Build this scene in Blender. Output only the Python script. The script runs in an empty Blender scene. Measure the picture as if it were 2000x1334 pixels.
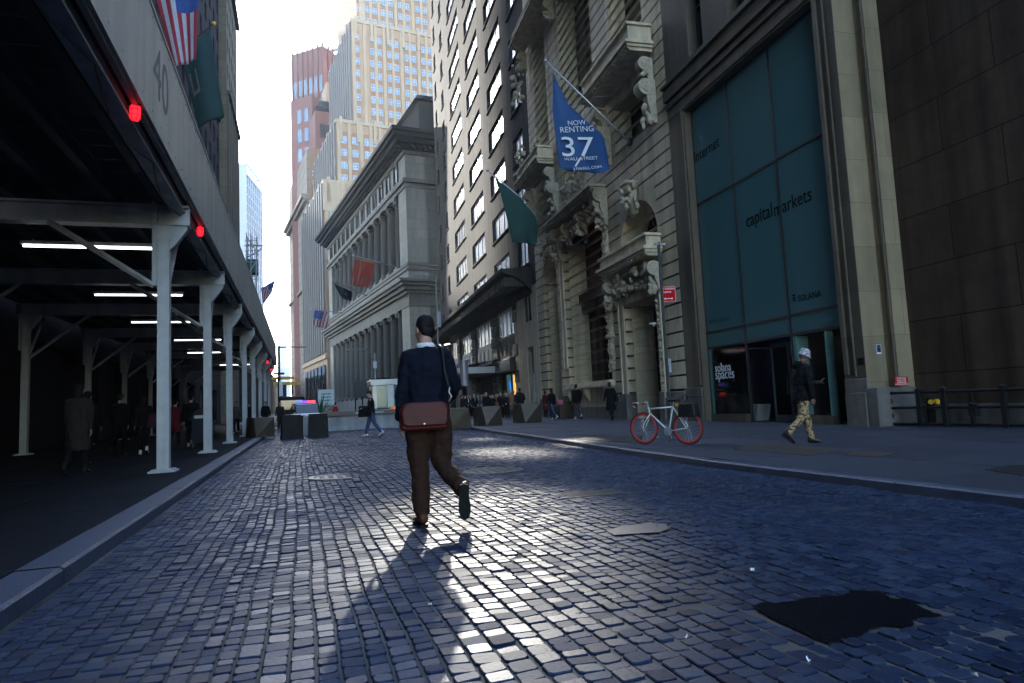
import bpy, math, random
from math import sin, cos, radians as R, pi, sqrt, atan2, hypot
from mathutils import Vector as V, Matrix as M
random.seed(7)
S = bpy.context.scene
COL = S.collection
W0 = bpy.data.worlds.new("World"); S.world = W0; W0.use_nodes = True

# ---------------------------------------------------------------- camera numbers (also used to find where things stand)
FPX, PIT, YAW, ROLL, HC = 1300.0, R(5.26), R(17.8), R(-2.62), 1.04
FWD = V((sin(YAW)*cos(PIT), cos(YAW)*cos(PIT), sin(PIT)))
RT0 = V((cos(YAW), -sin(YAW), 0)); UP0 = RT0.cross(FWD)
RT = RT0*cos(ROLL) + UP0*sin(ROLL); UPV = UP0*cos(ROLL) - RT0*sin(ROLL)
CAM = V((0, 0, HC))
ZP = .05                                     # pavement level
def ray(x, y): return FWD + RT*((x-1000)/FPX) - UPV*((y-667)/FPX)
def gp(x, y, z=ZP):
    d = ray(x, y); return CAM + d*((z-HC)/d.z)
def plane(x, y, p0, n):
    d = ray(x, y); return CAM + d*((V(p0)-CAM).dot(n)/d.dot(n))
def atY(x, y, Y): d = ray(x, y); return CAM + d*(Y/d.y)
def atX(x, y, X): d = ray(x, y); return CAM + d*(X/d.x)
# the right-hand building line: u runs along the street, o = out from the wall, z up
FA = V((13.49, 13.19, 0)); FANG = R(3.4)
FU = V((sin(FANG), cos(FANG), 0)); FN = V((-cos(FANG), sin(FANG), 0))
FROT = pi/2 - FANG
def fp(x, y, o=0):
    P = plane(x, y, FA+FN*o, FN); return ((P-FA).dot(FU), P.z)
def fu(x, y, u):                             # a plane square to the wall at u: gives (out, z)
    P = plane(x, y, FA+FU*u, FU); return ((P-FA).dot(FN), P.z)
def fw(u, o, z): return FA + FU*u + FN*o + V((0, 0, z))
# ---------------------------------------------------------------- materials
def nodes(name):
    m = bpy.data.materials.new(name); m.use_nodes = True
    t = m.node_tree; return m, t.nodes, t.links, t.nodes["Principled BSDF"]
def c4(c): return (c[0], c[1], c[2], 1)
def mat(name, col, rough=.6, metal=0, var=.15, scale=6, bump=0, bscale=60, ior=1.45, coat=0, streak=0, joint=None, jcol=.55, coord='Object', emit=0, spec=.5, island=0):
    m, N, L, B = nodes(name)
    B.inputs['Roughness'].default_value = rough; B.inputs['Metallic'].default_value = metal
    B.inputs['IOR'].default_value = ior; B.inputs['Coat Weight'].default_value = coat
    B.inputs['Specular IOR Level'].default_value = spec
    tc = N.new('ShaderNodeTexCoord')
    no = N.new('ShaderNodeTexNoise'); no.inputs['Scale'].default_value = scale; no.inputs['Detail'].default_value = 8; no.inputs['Roughness'].default_value = .62
    L.new(tc.outputs[coord], no.inputs['Vector'])
    mr = N.new('ShaderNodeMapRange'); mr.inputs[1].default_value = .25; mr.inputs[2].default_value = .75
    mr.inputs[3].default_value = 1-var; mr.inputs[4].default_value = 1+var
    L.new(no.outputs['Fac'], mr.inputs[0])
    fac = mr.outputs[0]
    if streak:
        mp = N.new('ShaderNodeMapping'); mp.inputs['Scale'].default_value = (1.3, 1.3, .09)
        L.new(tc.outputs[coord], mp.inputs[0])
        n2 = N.new('ShaderNodeTexNoise'); n2.inputs['Scale'].default_value = 1.7; n2.inputs['Detail'].default_value = 6
        L.new(mp.outputs[0], n2.inputs['Vector'])
        m2 = N.new('ShaderNodeMapRange'); m2.inputs[1].default_value = .35; m2.inputs[2].default_value = .68
        m2.inputs[3].default_value = 1+streak*.4; m2.inputs[4].default_value = 1-streak
        L.new(n2.outputs['Fac'], m2.inputs[0])
        mu = N.new('ShaderNodeMath'); mu.operation = 'MULTIPLY'; L.new(fac, mu.inputs[0]); L.new(m2.outputs[0], mu.inputs[1]); fac = mu.outputs[0]
    hgt = None
    if island:
        gg = N.new('ShaderNodeNewGeometry'); ir = N.new('ShaderNodeMapRange'); ir.inputs[3].default_value = 1-island; ir.inputs[4].default_value = 1+island; L.new(gg.outputs['Random Per Island'], ir.inputs[0])
        mu = N.new('ShaderNodeMath'); mu.operation = 'MULTIPLY'; L.new(fac, mu.inputs[0]); L.new(ir.outputs[0], mu.inputs[1]); fac = mu.outputs[0]
    if joint:
        bw, bh, gap = joint
        sp = N.new('ShaderNodeSeparateXYZ'); cb = N.new('ShaderNodeCombineXYZ'); L.new(tc.outputs[coord], sp.inputs[0])
        ad = N.new('ShaderNodeMath'); L.new(sp.outputs[0], ad.inputs[0]); L.new(sp.outputs[1], ad.inputs[1])
        L.new(ad.outputs[0], cb.inputs[0]); L.new(sp.outputs[2], cb.inputs[1])
        br = N.new('ShaderNodeTexBrick'); br.inputs['Scale'].default_value = 1; br.inputs['Mortar Size'].default_value = gap
        br.inputs['Brick Width'].default_value = bw; br.inputs['Row Height'].default_value = bh; br.inputs['Mortar Smooth'].default_value = .2
        br.inputs['Color1'].default_value = (.86,)*3+(1,); br.inputs['Color2'].default_value = (1.08,)*3+(1,); br.inputs['Mortar'].default_value = (jcol,)*3+(1,)
        L.new(cb.outputs[0], br.inputs['Vector'])
        mu = N.new('ShaderNodeMath'); mu.operation = 'MULTIPLY'; L.new(fac, mu.inputs[0]); L.new(br.outputs['Color'], mu.inputs[1]); fac = mu.outputs[0]
        hgt = br.outputs['Fac']
    vm = N.new('ShaderNodeVectorMath'); vm.operation = 'SCALE'; vm.inputs[0].default_value = col
    L.new(fac, vm.inputs['Scale']); L.new(vm.outputs[0], B.inputs['Base Color'])
    rr = N.new('ShaderNodeMapRange'); rr.inputs[3].default_value = max(0, rough-.08); rr.inputs[4].default_value = min(1, rough+.08)
    L.new(no.outputs['Fac'], rr.inputs[0]); L.new(rr.outputs[0], B.inputs['Roughness'])
    if bump:
        nb = N.new('ShaderNodeTexNoise'); nb.inputs['Scale'].default_value = bscale; nb.inputs['Detail'].default_value = 5
        L.new(tc.outputs[coord], nb.inputs['Vector'])
        bp = N.new('ShaderNodeBump'); bp.inputs['Strength'].default_value = bump; bp.inputs['Distance'].default_value = .02
        L.new(nb.outputs['Fac'], bp.inputs['Height']); L.new(bp.outputs[0], B.inputs['Normal'])
    if emit:
        B.inputs['Emission Color'].default_value = c4(col); B.inputs['Emission Strength'].default_value = emit
    return m
def emis(name, col, k):
    m, N, L, B = nodes(name)
    B.inputs['Base Color'].default_value = c4(col); B.inputs['Emission Color'].default_value = c4(col); B.inputs['Emission Strength'].default_value = k*.45
    return m
def glass(name, col, rough=.05, ior=1.9, wave=.02, wscale=.35, curtain=0):
    """window glass seen from outside: dark room behind, a clean reflecting face that is never quite flat"""
    m, N, L, B = nodes(name)
    B.inputs['Roughness'].default_value = rough; B.inputs['IOR'].default_value = ior
    tc = N.new('ShaderNodeTexCoord')
    no = N.new('ShaderNodeTexNoise'); no.inputs['Scale'].default_value = wscale; no.inputs['Detail'].default_value = 2
    L.new(tc.outputs['Object'], no.inputs['Vector'])
    bp = N.new('ShaderNodeBump'); bp.inputs['Strength'].default_value = wave; bp.inputs['Distance'].default_value = 1
    L.new(no.outputs['Fac'], bp.inputs['Height']); L.new(bp.outputs[0], B.inputs['Normal'])
    oi = N.new('ShaderNodeObjectInfo')
    mx = N.new('ShaderNodeMix'); mx.data_type = 'RGBA'; mx.inputs[6].default_value = c4(col); mx.inputs[7].default_value = c4([x*(1-curtain)+.35*curtain for x in col])
    wv = N.new('ShaderNodeTexNoise'); wv.inputs['Scale'].default_value = .8; mp = N.new('ShaderNodeMapping'); mp.inputs['Scale'].default_value = (3, 3, .15)
    L.new(tc.outputs['Object'], mp.inputs[0]); L.new(mp.outputs[0], wv.inputs['Vector'])
    ml = N.new('ShaderNodeMath'); ml.operation = 'MULTIPLY'; L.new(oi.outputs['Random'], ml.inputs[0]); L.new(wv.outputs['Fac'], ml.inputs[1])
    L.new(ml.outputs[0], mx.inputs[0]); L.new(mx.outputs[2], B.inputs['Base Color'])
    return m
MT = {}
def mk(k, *a, **b): MT[k] = mat(k, *a, **b); return MT[k]
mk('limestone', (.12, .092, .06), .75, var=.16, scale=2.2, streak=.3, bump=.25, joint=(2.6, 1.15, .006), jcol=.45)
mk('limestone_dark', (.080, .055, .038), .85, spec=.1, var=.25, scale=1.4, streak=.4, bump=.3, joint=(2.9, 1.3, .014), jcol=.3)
mk('granite_base', (.13, .12, .105), .6, var=.3, scale=5, streak=.45, bump=.3)
mk('cream_stone', (.62, .51, .345), .72, var=.18, scale=2.5, streak=.3, bump=.25)
mk('carved_stone', (.44, .37, .265), .75, var=.35, scale=7, bump=.5, bscale=30)
mk('lit_return_stone', (.27, .21, .125), .75, var=.14, scale=2, streak=.3, bump=.25, joint=(2.6, 1.15, .006), jcol=.45)  # paler copy of the limestone, painting in the light on the return faces
mk('lit_reveal_stone', (.70, .60, .42), .8, var=.15, scale=3, streak=.25, joint=(3, 1.12, .012), jcol=.5)  # cream stone lightened: sky light on the reveals is put into the colour
mk('groove', (.02, .02, .02), .9)
mk('brown_frame', (.05, .028, .02), .5, var=.25)
mk('grey_stucco', (.078, .074, .067), .9, var=.12, scale=.9, streak=.3, bump=.2, spec=.03)
mk('frame_dark', (.02, .022, .025), .4, spec=.4)
mk('frame_light', (.4, .39, .37), .5)
mk('rock_face', (.10, .085, .068), .85, var=.45, scale=3.5, bump=1, bscale=9)
mk('black_metal', (.012, .012, .013), .45, spec=.5)
mk('bronze', (.075, .056, .036), .42, metal=.6, var=.2, scale=3)
mk('bronze_dark', (.010, .009, .008), .6, var=.3, spec=.2)
mk('concrete', (.26, .26, .25), .8, var=.25, scale=3, streak=.35, bump=.3)
mk('steel', (.45, .45, .45), .35, metal=.9)
mk('galvanised', (.34, .35, .36), .5, metal=.5)
mk('shed_paint', (.44, .45, .45), .55, var=.16, scale=3.5, streak=.3)
mk('shed_panel', (.36, .35, .30), .5, var=.14, scale=1.5, streak=.25)
mk('shed_dark', (.05, .055, .057), .7, var=.25)
mk('deck_wood', (.045, .043, .04), .8, var=.4, scale=3)
mk('dark_wall', (.022, .02, .02), .8, var=.3)
mk('purple_brick', (.026, .020, .022), .9, var=.2, spec=.08, joint=(.5, .2, .01), jcol=.8)
mk('tan_stone', (.16, .13, .09), .9, spec=.08, var=.1, streak=.12, joint=(5, 1.25, .03), jcol=.5)
mk('tan_wall', (.12, .10, .078), .9, spec=.05, var=.1, streak=.15)
mk('colonnade_stone', (.105, .09, .068), .8, var=.12, scale=1.2, streak=.25, bump=.15)
mk('colonnade_wall', (.21, .185, .14), .8, var=.12, scale=1, streak=.2, joint=(3.2, 1.5, .03), jcol=.6)
mk('soot', (.024, .023, .021), .9, spec=.1, var=.3)
mk('tower_brick', (.36, .215, .12), .85, var=.12, scale=.35, streak=.12)
mk('tower_stone', (.385, .265, .16), .85, var=.1, scale=.3, streak=.12)
mk('spandrel', (.27, .135, .065), .85, var=.15)
mk('grey_pier', (.15, .122, .10), .85, var=.12, scale=.4)
mk('red_granite', (.17, .055, .036), .7, var=.1, scale=.4)
mk('red_spandrel', (.12, .04, .028), .7, var=.1)
mk('beige_stone', (.24, .175, .115), .85, var=.1, scale=.4, joint=(4, 3.4, .25), jcol=.6)
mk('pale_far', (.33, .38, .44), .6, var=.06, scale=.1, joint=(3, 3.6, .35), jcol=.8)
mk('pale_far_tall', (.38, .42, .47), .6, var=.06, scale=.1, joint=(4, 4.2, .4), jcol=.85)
mk('white_frame', (.45, .47, .5), .5)
mk('green_net', (.05, .11, .09), .9)
mk('asphalt', (.03, .032, .037), .8, var=.25, scale=9, bump=.5, bscale=120)
mk('patch_asphalt', (.0045, .0055, .008), .95, spec=.03, var=.8, scale=70, bump=.8, bscale=120)
mk('patch_grey', (.05, .053, .06), .6, var=.2, scale=9, bump=.5, bscale=70)
mk('slab_shaded', (.008, .009, .013), .85, spec=.15, island=.25, var=.3, scale=1.3, bump=.35, bscale=90)  # paving slab darkened to paint in the shade under the shed
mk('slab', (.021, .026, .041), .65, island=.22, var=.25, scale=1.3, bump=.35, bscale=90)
mk('kerb_stone', (.045, .058, .092), .5, var=.3, scale=4, bump=.4, bscale=40)
mk('plate_brown', (.055, .04, .03), .55, var=.35, scale=4, bump=.3)
mk('iron', (.06, .06, .062), .42, metal=.5, var=.4, scale=14)
mk('rubber', (.015, .015, .015), .8)
mk('red_rim', (.50, .035, .03), .4)
mk('white_paint', (.62, .62, .58), .35, coat=.3)
mk('orange_paint', (.75, .42, .08), .55, var=.15)
mk('yellow', (.75, .42, .02), .45)
mk('sign_red', (.45, .005, .006), .7, spec=.1)
mk('sign_white', (.75, .75, .75), .5)
mk('sign_green', (.01, .10, .05), .5)
mk('teal_glass_edge', (.12, .25, .22), .3)
mk('flag_red', (.26, .02, .03), .85, var=.2); mk('flag_white', (.36, .36, .39), .85, var=.12); mk('flag_blue', (.03, .06, .20), .85, var=.2)
mk('banner_blue', (.010, .065, .20), .65, var=.22, scale=1.2, bump=.3, bscale=3)
mk('banner_green', (.013, .065, .05), .75, var=.2, scale=1)
mk('night_blue', (.008, .014, .04), .7); mk('dark_green', (.018, .045, .04), .85, var=.2)
mk('flag_black', (.012, .014, .02), .85)
mk('rust_flag', (.30, .04, .02), .85, var=.3)
mk('lettering_white', (.8, .8, .8), .5, var=.02); mk('lettering_black', (.004, .005, .006), .95, var=.02, spec=.05); mk('lettering_grey', (.10, .10, .10), .6); mk('lettering_teal', (.02, .05, .05), .5)
MT['tube'] = emis('tube', (.93, .97, 1), 1.3)
MT['red_lamp'] = emis('red_lamp', (1, .01, .02), .8)
MT['amber'] = emis('amber', (1, .45, .12), .35)
MT['warm_lamp'] = emis('warm_lamp', (1, .85, .55), 1)
MT['blue_screen'] = emis('blue_screen', (.01, .008, .25), .25)
MT['cyan_line'] = emis('cyan_line', (.1, .75, .9), 1.2)
MT['ceiling_spot'] = emis('ceiling_spot', (1, .95, .9), 1.6)
MT['sign_lit'] = emis('sign_lit', (.35, .08, .9), .25); MT['sign_lit_red'] = emis('sign_lit_red', (1, .08, .15), .3); MT['sign_lit_blue'] = emis('sign_lit_blue', (.1, .2, 1), .3)
MT['teal_shop'] = emis('teal_shop', (.10, .28, .26), .08); MT['blue_logo'] = emis('blue_logo', (.02, .16, .8), .35)
MT['win'] = glass('win', (.03, .035, .04), .19, 2.2, .006, .25, .6)
MT['win_blue'] = glass('win_blue', (.05, .08, .12), .06, 1.9, .02, .2, .5)
MT['win_dark'] = glass('win_dark', (.012, .013, .014), .12, 1.5, .02, .5)
MT['vinyl'] = glass('vinyl', (.055, .15, .155), .07, 1.55, .01, .5, .10)
MT['car_glass'] = glass('car_glass', (.02, .025, .03), .05, 1.6, 0, 1)
MT['booth_glass'] = glass('booth_glass', (.05, .18, .16), .08, 1.5, 0, 1)
mk('sunny_stone', (.66, .60, .50), .85, var=.08, scale=.1, joint=(4, 3.6, .3), jcol=.6)
MT['tower_glass'] = glass('tower_glass', (.10, .18, .26), .12, 1.8, .01, .2)
# ---------------------------------------------------------------- mesh building
SPLIT = set('reveal shop_wall side_panel scroll_bracket string_course plinth carved_border keystone sculpture_group pier spandrel rib moulding stall_riser counter bracket inner_column surround arch_ring rough_pier base_course grip cap plate sign_panel netting tall_window eyes parapet spandrel_panel headlight reflector'.split())
class MB:
    def __init__(s): s.v = []; s.f = []; s.m = []
    def vert(s, *p): s.v.append(tuple(p)); return len(s.v)-1
    def face(s, pts, m=0):
        b = len(s.v); s.v += [tuple(p) for p in pts]; s.f.append(tuple(range(b, b+len(pts)))); s.m.append(m)
    def box(s, x0, x1, y0, y1, z0, z1, m=0):
        if x0 > x1: x0, x1 = x1, x0
        if y0 > y1: y0, y1 = y1, y0
        if z0 > z1: z0, z1 = z1, z0
        b = len(s.v); s.v += [(x, y, z) for z in (z0, z1) for y in (y0, y1) for x in (x0, x1)]
        for q in ((0, 2, 3, 1), (4, 5, 7, 6), (0, 1, 5, 4), (2, 6, 7, 3), (0, 4, 6, 2), (1, 3, 7, 5)):
            s.f.append(tuple(b+i for i in q)); s.m.append(m)
        return s
    def prism(s, prof, a, b, axis='x', m=0):
        """a closed 2D outline pushed along an axis: x -> (y,z), y -> (x,z), z -> (x,y)"""
        def P(p, t): return (t, p[0], p[1]) if axis == 'x' else ((p[0], t, p[1]) if axis == 'y' else (p[0], p[1], t))
        k = len(prof); o = len(s.v)
        s.v += [P(p, a) for p in prof] + [P(p, b) for p in prof]
        s.f.append(tuple(o+i for i in range(k))); s.m.append(m); s.f.append(tuple(o+k+i for i in reversed(range(k)))); s.m.append(m)
        for i in range(k):
            j = (i+1) % k; s.f.append((o+i, o+k+i, o+k+j, o+j)); s.m.append(m)
        return s
    def tube(s, pts, rad, n=8, m=0, cap=True, flat=1):
        """a tapered tube through points; rounded ends"""
        pts = [V(p) for p in pts]
        if not isinstance(rad, (list, tuple)): rad = [rad]*len(pts)
        P, Q = [], []
        if cap:
            d = (pts[0]-pts[1]).normalized()
            P.append((pts[0]+d*rad[0]*.55, rad[0]*.6))
        P += list(zip(pts, rad))
        if cap:
            d = (pts[-1]-pts[-2]).normalized(); P.append((pts[-1]+d*rad[-1]*.55, rad[-1]*.6))
        o = len(s.v); up = None
        for i, (p, r) in enumerate(P):
            a = P[max(0, i-1)][0]; b = P[min(len(P)-1, i+1)][0]; t = (b-a).normalized()
            if up is None:
                up = V((0, 0, 1)) if abs(t.z) < .9 else V((0, 1, 0))
            x = t.cross(up).normalized(); y = x.cross(t).normalized(); up = y
            for k in range(n):
                q = 2*pi*k/n; s.v.append(tuple(p + x*(r*cos(q)) + y*(r*flat*sin(q))))
        for i in range(len(P)-1):
            for k in range(n):
                j = (k+1) % n; s.f.append((o+i*n+k, o+i*n+j, o+(i+1)*n+j, o+(i+1)*n+k)); s.m.append(m)
        s.f.append(tuple(o+k for k in reversed(range(n)))); s.m.append(m)
        e = o+(len(P)-1)*n; s.f.append(tuple(e+k for k in range(n))); s.m.append(m)
        return s
    def cyl(s, p0, p1, r0, r1=None, n=12, m=0): return s.tube([p0, p1], [r0, r0 if r1 is None else r1], n, m, False)
    def loft(s, rings, n=14, m=0, cap=True):
        """rings: (cx, cy, cz, rx, ry [, tilt about x])"""
        o = len(s.v)
        for r in rings:
            tl = r[5] if len(r) > 5 else 0
            for k in range(n):
                q = 2*pi*k/n; dy = r[4]*sin(q)
                s.v.append((r[0]+r[3]*cos(q), r[1]+dy*cos(tl), r[2]+dy*sin(tl)))
        for i in range(len(rings)-1):
            for k in range(n):
                j = (k+1) % n; s.f.append((o+i*n+k, o+i*n+j, o+(i+1)*n+j, o+(i+1)*n+k)); s.m.append(m)
        if cap:
            s.f.append(tuple(o+k for k in reversed(range(n)))); s.m.append(m)
            e = o+(len(rings)-1)*n; s.f.append(tuple(e+k for k in range(n))); s.m.append(m)
        return s
    def ball(s, c, r, n=10, m=0, mtx=None):
        if not isinstance(r, (tuple, list)): r = (r, r, r)
        h = max(4, n//2+1); o = len(s.v); c = V(c)
        for i in range(1, h):
            t = pi*i/h
            for k in range(n):
                q = 2*pi*k/n; p = V((r[0]*sin(t)*cos(q), r[1]*sin(t)*sin(q), r[2]*cos(t)))
                s.v.append(tuple(c + (mtx @ p if mtx else p)))
        a = V((0, 0, r[2])); b = -a
        s.v.append(tuple(c+(mtx @ a if mtx else a))); s.v.append(tuple(c+(mtx @ b if mtx else b)))
        T, Bt = len(s.v)-2, len(s.v)-1
        for i in range(h-2):
            for k in range(n):
                j = (k+1) % n; s.f.append((o+i*n+k, o+(i+1)*n+k, o+(i+1)*n+j, o+i*n+j)); s.m.append(m)
        for k in range(n):
            j = (k+1) % n; s.f.append((T, o+k, o+j)); s.m.append(m); s.f.append((Bt, o+(h-2)*n+j, o+(h-2)*n+k)); s.m.append(m)
        return s
    def wall(s, x0, x1, z0, z1, y, holes=(), depth=.3, m=0, mr=None):
        """a wall face at y looking +y, with rectangular openings (x0,x1,z0,z1[,depth]) and their reveals"""
        mr = m if mr is None else mr
        hs = []
        for h in holes:
            a, b, c, d = max(h[0], x0), min(h[1], x1), max(h[2], z0), min(h[3], z1)
            if a < b-1e-6 and c < d-1e-6: hs.append((a, b, c, d, h[4] if len(h) > 4 else depth, h))
        xs = sorted(set([x0, x1]+[q for h in hs for q in h[:2]])); zs = sorted(set([z0, z1]+[q for h in hs for q in h[2:4]]))
        for i in range(len(xs)-1):
            for j in range(len(zs)-1):
                cx, cz = (xs[i]+xs[i+1])/2, (zs[j]+zs[j+1])/2
                if any(h[0] < cx < h[1] and h[2] < cz < h[3] for h in hs): continue
                s.face([(xs[i+1], y, zs[j]), (xs[i], y, zs[j]), (xs[i], y, zs[j+1]), (xs[i+1], y, zs[j+1])], m)
        for a, b, c, d, dp, h in hs:
            yi = y-dp
            if a > x0+1e-6 or h[0] >= x0: s.face([(a, y, c), (a, yi, c), (a, yi, d), (a, y, d)], mr)
            if b < x1-1e-6 or h[1] <= x1: s.face([(b, yi, c), (b, y, c), (b, y, d), (b, yi, d)], mr)
            if abs(c-h[2]) < 1e-6: s.face([(a, y, c), (b, y, c), (b, yi, c), (a, yi, c)], mr)
            if abs(d-h[3]) < 1e-6: s.face([(a, yi, d), (b, yi, d), (b, y, d), (a, y, d)], mr)
        return s
    def clusters(s):
        """groups of faces whose boxes touch: separate pieces of one kind"""
        n = len(s.v); p = list(range(n))
        def f(i):
            while p[i] != i: p[i] = p[p[i]]; i = p[i]
            return i
        for q in s.f:
            for i in q[1:]: p[f(i)] = f(q[0])
        G = {}
        for k, q in enumerate(s.f): G.setdefault(f(q[0]), []).append(k)
        B = []
        for ks in G.values():
            vs = [s.v[i] for k in ks for i in s.f[k]]; B.append([[min(v[a] for v in vs)-.02 for a in range(3)], [max(v[a] for v in vs)+.02 for a in range(3)], ks])
        ch = True
        while ch:
            ch = False; out = []
            for b in B:
                for o in out:
                    if all(b[0][a] <= o[1][a] and o[0][a] <= b[1][a] for a in range(3)):
                        o[0] = [min(o[0][a], b[0][a]) for a in range(3)]; o[1] = [max(o[1][a], b[1][a]) for a in range(3)]; o[2] = o[2]+b[2]; ch = True; break
                else: out.append(b)
            B = out
        return B
    def build(s, name, mats, parent=None, loc=(0, 0, 0), rz=0, smooth=False, bevel=0, sub=0, remesh=0, sm=0):
        if parent and name in SPLIT:
            cl = s.clusters()
            if 1 < len(cl) < 90:
                out = None
                for lo, hi, ks in cl:
                    m = MB(); mp = {}
                    for k in ks:
                        q = []
                        for i in s.f[k]:
                            if i not in mp: mp[i] = len(m.v); m.v.append(s.v[i])
                            q.append(mp[i])
                        m.f.append(tuple(q)); m.m.append(s.m[k])
                    o = m.build_one(name, mats, parent, loc, rz, smooth, bevel, sub, remesh, sm); out = out or o
                return out
        return s.build_one(name, mats, parent, loc, rz, smooth, bevel, sub, remesh, sm)
    def build_one(s, name, mats, parent=None, loc=(0, 0, 0), rz=0, smooth=False, bevel=0, sub=0, remesh=0, sm=0):
        me = bpy.data.meshes.new(name); me.from_pydata(s.v, [], s.f)
        if not isinstance(mats, (list, tuple)): mats = [mats]
        for q in mats: me.materials.append(MT[q] if isinstance(q, str) else q)
        if len(mats) > 1: me.polygons.foreach_set('material_index', s.m)
        if smooth: me.polygons.foreach_set('use_smooth', [True]*len(me.polygons))
        me.update()
        o = bpy.data.objects.new(name, me); COL.objects.link(o); o.location = loc; o.rotation_euler = (0, 0, rz)
        if parent: o.parent = parent
        if remesh:
            d = o.modifiers.new('r', 'REMESH'); d.mode = 'VOXEL'; d.voxel_size = remesh; d.use_smooth_shade = True
            d = o.modifiers.new('s', 'SMOOTH'); d.iterations = sm or 3; d.factor = .5
        if bevel:
            d = o.modifiers.new('b', 'BEVEL'); d.width = bevel; d.segments = 2; d.limit_method = 'ANGLE'
        return o
def empty(name, loc=(0, 0, 0), rz=0):
    o = bpy.data.objects.new(name, None); COL.objects.link(o); o.location = loc; o.rotation_euler = (0, 0, rz); o.empty_display_size = .2; return o
def tag(o, label, cat, group=None):
    o['label'] = label; o['category'] = cat
    if group: o['group'] = group
    return o
def struct(o): o['kind'] = 'structure'; return o
def clone(o, name, parent=None, loc=None, rz=None):
    c = o.copy(); COL.objects.link(c)
    if parent: c.parent = parent
    if loc is not None: c.location = loc
    if rz is not None: c.rotation_euler = (0, 0, rz)
    return c
def text(name, body, size, parent, mtx, m, ext=.006, align='LEFT', sx=1):
    cu = bpy.data.curves.new(name, 'FONT'); cu.body = body; cu.size = size; cu.extrude = ext; cu.align_x = align; cu.resolution_u = 3
    t = bpy.data.objects.new('tmp', cu); COL.objects.link(t)
    bpy.context.view_layer.update()
    me = bpy.data.meshes.new_from_object(t); bpy.data.objects.remove(t); bpy.data.curves.remove(cu)
    if sx != 1:
        for v in me.vertices: v.co.x *= sx
    me.materials.clear(); me.materials.append(MT[m])
    o = bpy.data.objects.new(name, me); COL.objects.link(o)
    if parent: o.parent = parent
    o.matrix_local = mtx; return o
def wallmtx(u, o, z):                        # text on a facade (local x along, y out): reads from the street
    return M(((-1, 0, 0, u), (0, 0, 1, o), (0, 1, 0, z), (0, 0, 0, 1)))
def bumps(mb, c, size, k, seed, m=0):
    """a cluster of carved lumps and leaves: a worn stone ornament"""
    rnd = random.Random(seed)
    for i in range(k):
        p = V((c[0]+rnd.uniform(-.5, .5)*size[0], c[1]+rnd.uniform(-.2, .5)*size[1], c[2]+rnd.uniform(-.5, .5)*size[2]))
        r = rnd.uniform(.5, 1.0)*min(.16, .42*(size[0]*size[1]*size[2])**(1/3)+.02)
        q = M.Rotation(rnd.uniform(0, 6), 3, 'Z') @ M.Rotation(rnd.uniform(0, 6), 3, 'X')
        mb.ball(p, (r*rnd.uniform(.6, 1.1), r*rnd.uniform(.6, 1.1), r*rnd.uniform(.9, 1.7)), 8, m, q)
def scroll(mb, u, o, z, w, h, d, m=0):
    """console bracket: a volute on a tapering stem with a leaf drop"""
    mb.cyl((u-w/2, o+d*.6, z), (u+w/2, o+d*.6, z), d*.5, None, 16, m)
    mb.cyl((u-w/2-.03, o+d*.6, z), (u+w/2+.03, o+d*.6, z), d*.28, None, 14, m); mb.cyl((u-w/2-.05, o+d*.6, z), (u+w/2+.05, o+d*.6, z), d*.1, None, 10, m)
    mb.prism([(o, z+d*.45), (o+d*.6, z+d*.45), (o+d*.55, z-h*.4), (o+d*.25, z-h), (o, z-h)], u-w*.42, u+w*.42, 'x', m)
    bumps(mb, (u, o+d*.45, z-h*.75), (w*1.1, d*.8, h*.6), 9, int(u*31+z*7), m)
def grow(root, mats, items, name, y, kind='win', limit=100):
    pass
SUN_E, SKY_E, EXPO, DUST = 2.4, .15, 3.15, .4
HAZE = .00035
GLINTS = [(888, 285, (1.15, 4.7, 0), 24000, 2.6, 1.0), (938, 262, (1.6, 5.0, 0), 2500, 3.3, 1.0), (978, 265, (5.2, 19.0, 0), 13000, 2.0), (978, 265, (6.4, 15.2, 0), 12000, 1.6), (888, 285, (4.3, 13.5, 0), 15000, 2.2)]
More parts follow.
